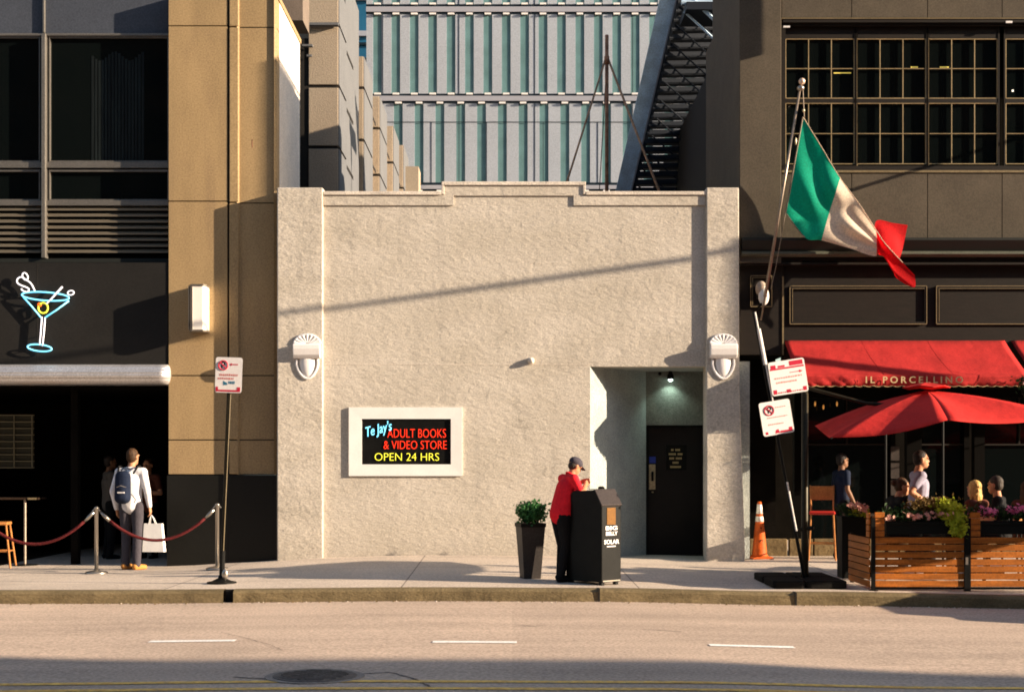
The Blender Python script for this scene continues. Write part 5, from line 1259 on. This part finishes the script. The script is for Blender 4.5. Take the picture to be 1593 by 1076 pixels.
# tapered planter
yq = -3.56; xp = X(825, yq)
t = thing('planter', 'tall tapered dark planter with a bushy green plant left of the person in red', 'planter', (xp, yq, hs(xp, yq)), R(14))
def frus(b, w0, w1, z0, z1):
    vs = [(-w0, -w0, z0), (w0, -w0, z0), (w0, w0, z0), (-w0, w0, z0), (-w1, -w1, z1), (w1, -w1, z1), (w1, w1, z1), (-w1, w1, z1)]
    for f_ in ((0, 3, 2, 1), (4, 5, 6, 7), (0, 1, 5, 4), (1, 2, 6, 5), (2, 3, 7, 6), (3, 0, 4, 7)): b.quad(*[vs[i] for i in f_])
b = MB(); frus(b, .112, .160, 0, .69); b.build('pot', mat('planter_grey', (0.035, 0.03, 0.028), 0.45, var=0.15), t, bevel=.008)
b = MB(); frus(b, .167, .169, .67, .72); b.build('rim', 'black', t, bevel=.006)
def leaves(b, c, r, n, size, up=.3, mi=0, seed=0, clump=5, clipz=None):
    rr = random.Random(seed); b.m = mi
    cl = [Vector((rr.gauss(0, .42) * r[0], rr.gauss(0, .42) * r[1], rr.uniform(-.4, .75) * r[2])) for _ in range(clump)]
    for i in range(n):
        cc = rr.choice(cl); p = Vector(c) + cc + Vector((rr.gauss(0, .27) * r[0], rr.gauss(0, .27) * r[1], rr.gauss(0, .27) * r[2]))
        if clipz is not None and p.z < clipz: p.z = clipz + rr.random() * .03
        d = Vector((rr.uniform(-1, 1), rr.uniform(-1, 1), rr.uniform(-.6, 1) + up)).normalized(); s = d.orthogonal().normalized(); s = Quaternion(d, rr.uniform(0, 6.28)) @ s; nn = d.cross(s)
        L = size * rr.uniform(.6, 1.3); W_ = L * .3
        k = len(b.v); b.v += [tuple(p), tuple(p + d * L * .5 + s * W_ + nn * L * .1), tuple(p + d * L), tuple(p + d * L * .5 - s * W_ + nn * L * .1)]
        b.f += [(k, k + 1, k + 2), (k, k + 2, k + 3)]; b.mi += [mi, mi]
b = MB(); leaves(b, (0, 0, .80), (.16, .16, .15), 1500, .05, .5, 0, 3, 20, .70); leaves(b, (0, 0, .78), (.15, .15, .12), 450, .05, .5, 1, 4, 12, .70)
b.build('foliage', ['leaf', 'leaf_dark'], t)
b = MB()
for k in range(16):
    a = random.uniform(0, 6.28); r_ = random.uniform(.05, .2); b.tube([(0, 0, .68), (r_ * .6 * math.cos(a), r_ * .6 * math.sin(a), .82), (r_ * 1.1 * math.cos(a), r_ * 1.1 * math.sin(a), .9)], .003, 5)
b.build('stem', 'leaf_dark', t)

# solar waste bin
C0 = Vector((X(936, -4.55), -4.55, 0.155)); Lc = Vector((X(884.5, -4.12), -4.12, 0)); Rc = Vector((X(966, -4.27), -4.27, 0))
ul = Vector((Lc.x - C0.x, Lc.y - C0.y, 0)); wl = ul.length; rz = math.atan2(-ul.y, -ul.x)     # local +x points from the far left corner to the near corner
t = thing('waste_bin', 'tall black waste bin with sloping hood and orange notice before the doorway', 'waste bin', (C0.x, C0.y, C0.z), rz)
wr_ = 0.35; wl += .05; zt = Z(762, -4.5) - .155; z2 = Z(785, -4.5) - .155
prof = [(-wl, .04), (0, .04), (0, z2 - .0), (-.115, zt), (-wl + .13, zt - .015), (-wl + .03, zt - .10), (-wl, zt - .22)]
MB().prism_y(prof, 0, wr_).build('body', 'black', t, bevel=.012)
MB().prism_y([(.004, z2 - .02), (.012, z2 + .0), (-.112, zt + .012), (-.21, zt + .012), (-.21, zt + .002), (-.118, zt + .001)], -.008, wr_ + .008).build('hood', 'bin_top', t, bevel=.004)
for x, y in ((-wl + .05, .05), (-.05, .05), (-.05, wr_ - .05), (-wl + .05, wr_ - .05)): MB().box(x - .025, x + .025, y - .025, y + .025, 0, .045).build('foot', 'black', t)
MB().box(.001, .006, .02, wr_ - .02, .05, .065).build('base_strip', 'steel', t)
MB().box(-.001, .006, wr_ * .26, wr_ * .70, Z(816, -4.5) - .155, Z(789.5, -4.5) - .155).build('notice', 'poster', t)
for s_, zpx, sz in (('BIG', 821.5, .050), ('BELLY', 830, .048), ('SOLAR', 843, .054)):
    o = text(s_, sz * 1.35, 'lettering', 'sign_white', t, (.008, wr_ * .48, Z(zpx, -4.5) - .155), rz=R(90), ext=.001, off=.002)
    bpy.context.view_layer.update(); wv = max(o.dimensions); o.data.transform(Matrix.Diagonal((.21 / wv if s_ != 'SOLAR' else .27 / wv, 1, 1, 1)))
MB().box(-.002, .007, wr_ * .25, wr_ * .70, Z(850.5, -4.5) - .155, Z(849, -4.5) - .155).build('underline', 'sign_white', t)
MB().lathe([(.04, zt + .01), (.045, zt + .03), (.02, zt + .045)], -.2, .2, 14).build('solar_knob', 'black', t)

# left bar table and stool in the dark opening
yy = 0.75
t = thing('bar_table', 'high bar table on a thin post in the dark opening at the far left', 'table', (X(39, yy), yy, .035))
MB().box(-.75, .22, -.05, .4, 1.06, 1.09).build('table_top', 'interior_wood', t); MB().tube([(0, 0, 0), (0, 0, 1.06)], .02, 10).build('post', 'pole_tan', t); MB().lathe([(.2, 0), (.2, .015), (.02, .03)], 0, 0, 20).build('base', 'black', t)
MB().box(.06, .2, -.06, -.052, 1.06, 1.09).build('edge_band', 'trim', t)
def stool(loc, rz, l, back, seatm, legm, sh_=.76, w_=.2, sp=.05, leg_r=.013):
    t = thing('bar_stool', l, 'stool', loc, rz)
    MB().box(-w_, w_, -w_, w_, sh_ - .05, sh_).build('seat', seatm, t, bevel=.018)
    b = MB()
    for x in (-1, 1):
        for y in (-1, 1): MB().tube([(x * (w_ - .03), y * (w_ - .03), sh_ - .05), (x * (w_ + sp - .03), y * (w_ + sp - .03), 0)], leg_r, 8).build('leg', legm, t)
    q_ = w_ + sp * .6 - .03; b = MB(); b.tube([(-q_, -q_, .26), (q_, -q_, .26), (q_, q_, .26), (-q_, q_, .26)], .009, 6, True); b.build('footrest', legm, t)
    if back:
        b = MB()
        for x in (-1, 1): b.tube([(x * (w_ - .03), w_ - .03, sh_ - .05), (x * (w_ - .02), w_ + .05, sh_ + .40)], .014, 8)
        b.build('back_post', legm, t); MB().box(-w_ + .02, w_ - .02, w_ + .015, w_ + .045, sh_ + .17, sh_ + .39).build('backrest', legm, t, bevel=.008)
    return t
stool((X(-2, .35), .35, .035), R(8), 'wooden bar stool with sunlit legs at the left edge of the picture', False, 'stool_wood', 'stool_wood', .72, .17, .08, .016)
stool((X(1279, .1), .1, .17), R(-12), 'wooden bar stool with back and red seat next to the umbrella mast', True, 'stool_red', 'stool_wood', .76, .2, .035)

# ------------------------------------------------------------------ street furniture, right
yc = .45
t = thing('traffic_cone', 'dirty orange traffic cone with reflective bands beside the right pilaster', 'cone', (X(1181.5, yc), yc, hs(X(1181, yc), yc)), R(10))
b = MB(); b.box(-.17, .17, -.17, .17, 0, .035); b.build('base', 'orange', t, bevel=.012)
def cone_r(z): return .125 - (.125 - .03) * (z - .03) / .87
MB().lathe([(cone_r(.03) + .02, .03), (cone_r(.07), .07), (cone_r(.9), .9), (.02, .905)], 0, 0, 28).build('cone_body', 'orange', t, smooth=True)
for a, c in ((.585, .67), (.71, .86)): MB().lathe([(cone_r(a) + .001, a), (cone_r(a) + .003, a + .002), (cone_r(c) + .003, c - .002), (cone_r(c) + .001, c)], 0, 0, 28).build('reflective_band', 'silver_tape', t, smooth=True)
b = MB(); b.box(-.012, .012, -cone_r(.5) - .002, -cone_r(.5) + .01, .43, .50); b.box(-.03, .02, -cone_r(.33) - .004, -cone_r(.33) + .01, .24, .30); b.build('stencil', 'black', t)

# umbrella: slab base, mast, strut, tilted canopy
yu = -3.75
t = thing('umbrella', 'large red cantilever umbrella with dark mast on a black slab base over the terrace', 'umbrella', (3.66, yu, hs(3.66, yu)))
def relp(p): return (p[0] - 3.66, p[1] - yu, p[2] - t.location.z)
b = MB()
for x0_, x1_, y0_, y1_ in ((-.42, -.02, -.75, -.02), (.0, .50, -.75, -.02), (-.42, -.02, .0, .72), (.0, .50, .0, .72)):
    b.prism_z([(x0_ + .04, y0_), (x1_ - .04, y0_), (x1_, y0_ + .04), (x1_, y1_ - .04), (x1_ - .04, y1_), (x0_ + .04, y1_), (x0_, y1_ - .04), (x0_, y0_ + .04)], 0, .095)
b.build('base_slab', 'rubber', t, bevel=.015)
mx = X(1252, yu) - 3.66
MB().lathe([(.06, .09), (.05, .13), (.047, .3), (.042, Z(600, yu) - t.location.z), (.02, Z(598, yu) - t.location.z)], mx, 0, 18).build('mast', 'pole_dark', t, smooth=True)
apex = Vector((X(1441, -4.1), -4.1, Z(607, -4.1)))
hem = [(3.85, -4.95, 1.985), (5.14, -5.35, 2.18), (6.7, -5.05, 2.23), (7.0, -3.95, 2.28), (6.6, -3.1, 2.33), (5.3, -2.85, 2.31), (4.01, -3.3, 2.17)]
b = MB(); n = 10; nh = len(hem)
for k in range(nh):
    p0, p1 = Vector(hem[k]), Vector(hem[(k + 1) % nh]); base = len(b.v)
    for i in range(n + 1):
        for jx in range(n + 1):
            u = i / n; v = jx / n
            e = p0.lerp(p1, v); mid = apex.lerp(e, u)
            sag = -.05 * math.sin(math.pi * v) * u * 1.2 + .05 * math.sin(math.pi * u)
            inn = (apex - e); inn.z = 0; mid += inn * (.04 * math.sin(math.pi * v) * u); mid.z += sag
            b.v.append(relp(mid))
    for i in range(n):
        for jx in range(n): b.f.append((base + i * (n + 1) + jx, base + (i + 1) * (n + 1) + jx, base + (i + 1) * (n + 1) + jx + 1, base + i * (n + 1) + jx + 1)); b.mi.append(0)
o = b.build('canopy', 'red_fabric', t, smooth=True); s_ = o.modifiers.new('s', 'SOLIDIFY'); s_.thickness = .004
b = MB()
for i in range(2):
    for k in range(12):
        a = 2 * math.pi * k / 12; r_ = .30 if i else .04; b.v.append(relp((apex.x + r_ * math.cos(a), apex.y + r_ * math.sin(a), apex.z + (.03 + .012 * math.sin(a * 5) if i else .085))))
for k in range(12): b.f.append((k, (k + 1) % 12, 12 + (k + 1) % 12, 12 + k)); b.mi.append(0)
o = b.build('vent_cap', 'red_fabric', t); s_ = o.modifiers.new('s', 'SOLIDIFY'); s_.thickness = .012
for h_ in hem: MB().tube([relp(apex - Vector((0, 0, .04))), relp(Vector(h_) + Vector((0, 0, -.012)))], .011, 6).build('rib', 'black', t)
MB().tube([(mx, 0, Z(602, yu) - t.location.z), relp((4.55, -3.85, 2.44)), relp((apex.x, apex.y, apex.z - .22))], .024, 8).build('arm', 'pole_dark', t)
MB().lathe([(.05, relp(apex)[2] - .28), (.05, relp(apex)[2] - .05)], relp(apex)[0], relp(apex)[1], 12).build('hub', 'black', t)
b = MB(); b.tube([(mx - .05, -.0, .7), (mx + .09, -.03, .72)], .03, 8); b.tube([(mx + .10, -.03, .72), (mx + .10, -.10, .72)], .012, 6); b.build('crank', 'pole_dark', t)
MB().box(mx + .028, mx + .036, -.05, -.043, 1.9, 2.45).build('mast_highlight_strip', 'trim', t)
for px, l in ((1378, 'slim dark patio pole rising behind the walking person at the left'), (1467, 'slim dark patio pole to the right of the walking person')):
    yt = -1.9; tt = thing('patio_pole', l, 'pole', (X(px, yt), yt, hs(5, yt)), group='patio poles'); MB().tube([(0, 0, 0), (0, 0, 2.15)], .016, 8).build('pole', 'black', tt); MB().lathe([(.2, 0), (.2, .03), (.03, .05)], 0, 0, 20).build('base', 'black', tt)

# leaning sign pole with two parking signs
ys = -3.98
pb2 = Vector((X(1251, ys), ys + .0, .10 + hs(3.7, ys))); pt2 = Vector((X(1172.5, ys), ys, Z(485, ys)))
t = thing('leaning_sign_pole', 'leaning black and white pole carrying two parking signs, foot in the umbrella base', 'sign', pb2)
D = pt2 - pb2; ln = D.length; dv = D.normalized()
MB().tube([(0, 0, 0), D], .022, 10).build('pole', 'black', t)
def seg(a, c, r, m, n_, off=(0, 0, 0)): MB().tube([dv * ln * a + Vector(off), dv * ln * c + Vector(off)], r, 10).build(n_, m, t)
seg(.80, .935, .027, 'white_tape', 'wrap', (.018, -.01, 0)); seg(.60, .82, .010, 'white_tape', 'flange', (.022, -.022, 0)); seg(.175, .36, .012, 'white_tape', 'flange', (.010, -.022, 0)); seg(.932, .998, .012, 'white_tape', 'flange', (.012, -.02, 0))
signplate(t, tuple(Vector((X(1225, ys), ys, Z(586.5, ys))) - pb2 + Vector((0, -.045, 0))), .475, .43, (0, R(-9), R(5)), 'b')
signplate(t, tuple(Vector((X(1207, ys), ys, Z(649.5, ys))) - pb2 + Vector((0, -.04, 0))), .405, .43, (0, R(-9.5), R(5)), 'c')

# flagpole with flag
yf0, yf1 = -.02, -.24
fp0 = Vector((X(1184, yf0), yf0, Z(498, yf0))); fp1 = Vector((X(1245.5, yf1), yf1, Z(133, yf1)))
t = thing('flagpole', 'slanting metal flagpole with two ball finials mounted on the corner of the restaurant', 'flagpole', fp0)
D = fp1 - fp0
MB().tube([(0, 0, 0), D * .1, D * .1, D], [.012, .014, .026, .020], 12).build('pole', 'pole_tan', t, smooth=True)
MB().ell(D + Vector((0.02, 0, .06)), (.052, .052, .052)).build('finial', 'ball', t, smooth=True); MB().ell(D + Vector((0, 0, -.045)), (.058, .058, .045)).build('truck', 'steel', t, smooth=True)
def fpp(px, py, y): return Vector((X(px, y), y, Z(py, y))) - fp0
MB().tube([fpp(1249, 140, -.25), fpp(1251, 182, -.25)], .007, 6).tube([fpp(1222, 332, -.2), fpp(1206, 420, -.14), fpp(1199, 450, -.1)], .005, 6).tube([fpp(1249, 182, -.25), fpp(1222, 332, -.14)], .011, 6).build('halyard', 'pole_tan', t)
MB().ell(fpp(1250, 172, -.25), (.02, .02, .03)).ell(fpp(1238, 220, -.24), (.015, .015, .06)).build('clip', 'brass', t)
MB().tube([Vector((0, .0, .25)), Vector((-.02, .20, .20))], .02, 8).build('bracket', 'black', t)
ft = thing('flag', 'green white and red tricolour flag hanging from the slanting flagpole, fly end twisted', 'flag', fp1)
cols = [  # u, v0, v.25, v.5, v.75, v1  (px, py, depth offset)
 (0.00, (1250, 183, 0), (1243, 220, .0), (1237, 258, .0), (1230, 296, .0), (1223, 332, 0)),
 (0.17, (1278, 229, -.02), (1270, 264, .07), (1262, 300, -.05), (1255, 336, .04), (1253, 370, 0)),
 (0.333, (1307, 277, 0), (1299, 303, -.07), (1291, 328, .07), (1284, 352, -.03), (1278, 374, 0)),
 (0.50, (1337, 318, -.03), (1332, 338, .06), (1326, 355, -.08), (1321, 371, .02), (1321, 386, 0)),
 (0.667, (1363, 358, -.04), (1364, 372, .03), (1364, 382, -.03), (1364, 391, .02), (1364, 398, .02)),
 (0.72, (1374, 375, -.05), (1371, 386, -.0), (1368, 396, .02), (1366, 392, .05), (1361, 366, .10)),
 (0.80, (1388, 391, -.06), (1380, 400, -.04), (1375, 398, .00), (1374, 370, .08), (1364, 343, .16)),
 (0.90, (1404, 408, -.07), (1393, 422, -.05), (1385, 412, .0), (1392, 374, .12), (1390, 347, .20)),
 (1.00, (1423, 428, -.07), (1422, 447, -.05), (1392, 428, .03), (1403, 392, .13), (1412, 350, .22))]
nu, nv = 72, 24
def crv(a, b_, c_, d_, s): return a.lerp(b_, 0) if False else 0.5 * ((2 * b_) + (c_ - a) * s + (2 * a - 5 * b_ + 4 * c_ - d_) * s * s + (3 * b_ - a - 3 * c_ + d_) * s ** 3)
def rowpt(c_, v):
    P_ = [Vector(p) for p in c_[1:]]; q_ = v * 4; i = min(3, int(q_)); s = q_ - i
    g = lambda k: P_[max(0, min(4, k))]
    return crv(g(i - 1), g(i), g(i + 1), g(i + 2), s)
grid = []
for i in range(nu + 1):
    u = i / nu; k = 0
    while k < len(cols) - 2 and cols[k + 1][0] < u: k += 1
    s = (u - cols[k][0]) / (cols[k + 1][0] - cols[k][0]); g = lambda q_: cols[max(0, min(len(cols) - 1, q_))]
    row = []
    for jv in range(nv + 1):
        v = jv / nv; p = crv(rowpt(g(k - 1), v), rowpt(g(k), v), rowpt(g(k + 1), v), rowpt(g(k + 2), v), s)
        y = -.25 + .10 * v * (1 - u) + p.z * .7 + .018 * math.sin(v * 17 + u * 6) * min(1, u * 4) * (1 - .5 * u)
        row.append(Vector((X(p.x, y), y, Z(p.y, y))) - fp1)
    grid.append(row)
for nme, a, c_, m in (('green_field', 0, 24, 'flag_green'), ('white_field', 24, 48, 'flag_white'), ('red_field', 48, 72, 'flag_red')):
    b = MB()
    for i in range(a, c_ + 1): b.v += [tuple(p) for p in grid[i]]
    for i in range(c_ - a):
        for jv in range(nv): b.f.append((i * (nv + 1) + jv, (i + 1) * (nv + 1) + jv, (i + 1) * (nv + 1) + jv + 1, i * (nv + 1) + jv + 1)); b.mi.append(0)
    b.build(nme, m, ft, smooth=True)
MB().tube([p[0] for p in grid[:66]], .006, 5).build('hem', 'flag_white', ft)
MB().tube([grid[i][-1] for i in range(0, 13)], .008, 5).build('lower_hem', 'pole_tan', ft)

# slatted wooden barriers with planter troughs
def slats_front(b, px0, px1, ya, zs, hgt, seed, th=.018):
    rr = random.Random(seed)
    for z in zs:
        dz = rr.uniform(-.002, .002); b.box(X(px0, ya), X(px1, ya), ya - rr.uniform(0, .004), ya + th, z + dz, z + dz + hgt)
yb_ = -4.60
gzb = hs(4.9, yb_)
t = thing('patio_barrier', 'slatted cedar patio barrier with a return panel, the left one by the umbrella base', 'barrier', (X(1357, yb_), yb_, gzb), group='wooden patio barriers')
T = t.location
def rb_(o): o.location = -T; return o
zs = [gzb + .055 + .0885 * k for k in range(7)]
b = MB(); slats_front(b, 1361, 1500, yb_, zs, .076, 3); rb_(b.build('slat_panel', 'terracotta_wood', t, bevel=.004))
zu = [zs[-1] + .0885 + .0885 * k * .86 for k in range(4)]
b = MB(); slats_front(b, 1361, 1376, yb_, zu, .068, 4); rb_(b.build('upper_slats', 'terracotta_wood', t, bevel=.003))
b = MB(); rr = random.Random(8)
for k, z in enumerate([gzb + .05 + .088 * k for k in range(7)]): b.box(X(1357, yb_) - .035, X(1357, yb_) - .017, yb_ + .03, -3.5, z, z + .074)
rb_(b.build('return_panel', 'terracotta_wood', t, bevel=.003))
b = MB()
for k in range(4): b.box(X(1357, yb_) - .035, X(1357, yb_) - .017, yb_ + .03, yb_ + .17, gzb + .05 + .088 * 7 + k * .077, gzb + .05 + .088 * 7 + k * .077 + .066)
rb_(b.build('upper_return', 'terracotta_wood', t))
b = MB()
xa = X(1358.5, yb_)
for x, y in ((xa, yb_), (xa, -3.5), (X(1502.5, yb_), yb_)): b.box(x - .022, x + .022, y - .022, y + .022, gzb - .0, gzb + (.90 if y < -4 else .67))
b.box(xa - .02, X(1503, yb_), yb_ + .02, yb_ + .04, gzb + .02, gzb + .05); b.box(xa - .02, X(1503, yb_), yb_ + .02, yb_ + .04, gzb + .64, gzb + .67)
b.box(xa - .05, xa + .05, yb_ - .05, yb_ + .05, gzb - .0, gzb + .012)
rb_(b.build('frame', 'black', t))
t = thing('patio_barrier', 'slatted cedar patio barrier cut by the right edge of the picture', 'barrier', (X(1508, yb_), yb_, gzb), group='wooden patio barriers')
T = t.location
b = MB(); slats_front(b, 1509, 1662, yb_, zs, .076, 5); rb_(b.build('slat_panel', 'terracotta_wood', t, bevel=.004))
b = MB(); slats_front(b, 1509, 1525, yb_, zu, .068, 6); rb_(b.build('upper_slats', 'terracotta_wood', t, bevel=.003))
b = MB()
for x in (X(1507, yb_), X(1664, yb_)): b.box(x - .012, x + .02, yb_ - .022, yb_ + .022, gzb, gzb + .90)
b.box(X(1507, yb_), X(1664, yb_), yb_ + .02, yb_ + .04, gzb + .02, gzb + .05); rb_(b.build('frame', 'black', t))
b = MB(); b.box(X(1501, yb_), X(1505, yb_), yb_ - .03, yb_ - .022, gzb + .33, gzb + .42); rb_(b.build('hinge', 'steel', t))

def flowers(b, c, r, n, size, seed, clump=8):
    rr = random.Random(seed); cl = [Vector((rr.uniform(-1, 1) * r[0], rr.uniform(-1, 1) * r[1], rr.uniform(-.6, 1) * r[2])) for _ in range(clump)]
    for i in range(n):
        p = Vector(c) + rr.choice(cl) + Vector((rr.gauss(0, .1) * r[0], rr.gauss(0, .25) * r[1], rr.gauss(0, .25) * r[2]))
        ax = Vector((rr.uniform(-.5, .8), rr.uniform(-1, 0), rr.uniform(.1, 1))).normalized(); s = ax.orthogonal().normalized(); v_ = ax.cross(s); k = 5; base = len(b.v); b.v.append(tuple(p - ax * size * .15))
        for q_ in range(k * 2):
            a = q_ * math.pi / k; rad = size * (1 if q_ % 2 == 0 else .5); b.v.append(tuple(p + (s * math.cos(a) + v_ * math.sin(a)) * rad + ax * size * .1))
        for q_ in range(k * 2): b.f.append((base, base + 1 + q_, base + 1 + (q_ + 1) % (k * 2))); b.mi.append(0)
def trough(px0, px1, ya, zb, zt_, dep, l, name='flower_box'):
    t = thing(name, l, 'flower box', (X((px0 + px1) / 2, ya), ya, zb), group='flower boxes along the terrace')
    w_ = (px1 - px0) * (CAM_D + ya) / FPX / 2; h_ = zt_ - zb
    b = MB(); b.box(-w_, w_, 0, dep, 0, h_ - .02); b.box(-w_ - .008, w_ + .008, -.01, dep + .01, h_ - .045, h_); b.build('box', 'soil_box', t, bevel=.006)
    return t, w_, h_
t, w_, h_ = trough(1379, 1499, yb_ + .03, gzb + .70, gzb + .86, .22, 'black flower box with pink blooms and lime creeper on top of the left barrier')
b = MB(); leaves(b, (-.05, .1, h_ + .06), (w_ * .95, .14, .09), 1500, .05, .4, 0, 11, 22, h_ - .02); leaves(b, (.06, .1, h_ + .14), (.24, .12, .13), 800, .055, .4, 1, 12, 10, h_)
b.build('foliage', ['leaf_dark', 'leaf_brown'], t)
b = MB(); leaves(b, (w_ - .22, .02, h_ + .12), (.18, .12, .12), 900, .06, .1, 0, 13, 9); leaves(b, (w_ - .10, -.05, h_ - .06), (.13, .06, .16), 750, .06, -.6, 0, 14, 9); b.build('creeper', 'leaf_yellow', t)
b = MB(); flowers(b, (-.1, .02, h_ + .05), (w_ * .82, .12, .05), 95, .030, 15, 14); b.build('flower_heads', 'petal_pink', t)
t, w_, h_ = trough(1527, 1655, yb_ + .03, gzb + .70, gzb + .86, .22, 'black flower box with rose pink blooms on top of the right barrier')
b = MB(); leaves(b, (0, .1, h_ + .06), (w_ * .95, .14, .08), 1400, .05, .4, 0, 21, 20, h_ - .02); b.build('foliage', 'leaf_dark', t)
b = MB(); flowers(b, (-.15, .03, h_ + .10), (w_ * .8, .14, .08), 190, .032, 22, 16); b.build('flower_heads', 'petal_magenta', t)
t, w_, h_ = trough(1310, 1352, -3.0, hs(4.4, -3), Z(803, -3.0), .3, 'tall grey box of pink flowers and light green leaves beside the bar stool')
b = MB(); leaves(b, (0, .1, h_ + .05), (w_ * .95, .16, .09), 900, .05, .4, 0, 31, 12, h_ - .02); leaves(b, (.08, .0, h_ + .02), (.1, .1, .07), 260, .05, .2, 1, 32, 5, h_ - .03); b.build('foliage', ['leaf_dark', 'leaf_yellow'], t)
b = MB(); flowers(b, (0, .0, h_ + .09), (w_ * .9, .14, .07), 80, .030, 33, 12); b.build('flower_heads', 'petal_pink', t)
# hanging basket just inside the right edge
yh = -.9
t = thing('hanging_basket', 'leafy hanging basket with pink flowers at the right edge below the awning', 'plant', (X(1606, yh), yh, Z(600, yh)))
b = MB(); leaves(b, (0, 0, 0), (.22, .2, .15), 700, .06, .2, 0, 41, 10); b.build('foliage', 'leaf_dark', t)
b = MB(); flowers(b, (0, -.1, .02), (.2, .15, .12), 50, .026, 42, 10); b.build('flower_heads', 'petal_pink', t)
MB().lathe([(.05, -.2), (.15, -.12), (.17, -.02)], 0, 0, 16).build('basket', 'black', t); MB().tube([(0, 0, 0), (0, 0, .55)], .004, 5).build('chain', 'black', t)
# parked car and an added umbrella copy beyond the right edge: they throw the shade on the kerb and the barrier
t = thing('parked_car', 'dark parked car at the kerb beyond the right edge of the picture', 'car', (7.4, -6.45, -.07))
side = [(0.05, .25), (0.0, .55), (0.12, .74), (1.05, .88), (1.75, 1.36), (3.1, 1.40), (3.85, .98), (4.35, .92), (4.45, .6), (4.4, .25)]
MB().prism_y(side, -.72, .74).build('body', 'c_navy', t, bevel=.05)
MB().prism_y([(1.2, .90), (1.8, 1.31), (3.05, 1.34), (3.65, .96)], -.735, .755).build('window', 'glass', t)
for x in (.85, 3.6):
    for y in (-.7, .6):
        wv = MB(); wv.cap((x, y, .33), (x, y + .12, .33), .32, .32); wv = MB().tube([(x, y - .03, .33), (x, y + .17, .33)], .33, 24).build('wheel', 'rubber', t); MB().tube([(x, y - .035, .33), (x, y + .175, .33)], .2, 16).build('rim', 'steel', wv)
for y in (-.55, .55): MB().ell((.08, y, .62), (.08, .13, .07)).build('headlight', 'opal', t)
src = [o for o in bpy.data.objects if o.name == 'umbrella'][0]
r2 = src.copy(); C.objects.link(r2); r2.location = src.location + Vector((4.7, -1.15, -.07)); r2['label'] = 'added red umbrella copy beyond the right edge, shading the patio barrier'
for ch in list(src.children): c2 = ch.copy(); C.objects.link(c2); c2.parent = r2
# litter in the gutter: too many specks to count
b = MB(); rr = random.Random(77)
for k in range(420):
    x = rr.uniform(-8.5, 8.5); y = YK - abs(rr.gauss(0, .07)) - .02; z = gr(x) + .002; r0 = rr.uniform(.006, .022); a0 = rr.uniform(0, 6.28)
    vs = [(x + r0 * rr.uniform(.5, 1) * math.cos(a0 + i * 1.26), y + r0 * rr.uniform(.5, 1) * math.sin(a0 + i * 1.26), z) for i in range(5)]
    b.m = rr.choice((0, 0, 1, 2)); n0 = len(b.v); b.v += vs + [(x, y, z + r0 * .5)]
    for i in range(5): b.f.append((n0 + i, n0 + (i + 1) % 5, n0 + 5)); b.mi.append(b.m)
tag(b.build('gutter_litter', ['kerb', 'sidewalk', 'leaf_brown']), 'small leaves and grit lying in the gutter along the kerb', None, None, 'stuff')
w0, w1 = caster(640, 509), caster(505, 551)
wd = (w0 - w1).normalized(); mast_ = [o for o in bpy.data.objects if o.name == 'signal_mast'][0]
e0 = w1 + wd * ((9.0 - w1.x) / wd.x); e1 = w1 + wd * ((14.5 - w1.x) / wd.x)
MB().tube([e0 - mast_.location, e1 - mast_.location], .028, 6).build('wire', 'pole_dark', mast_)
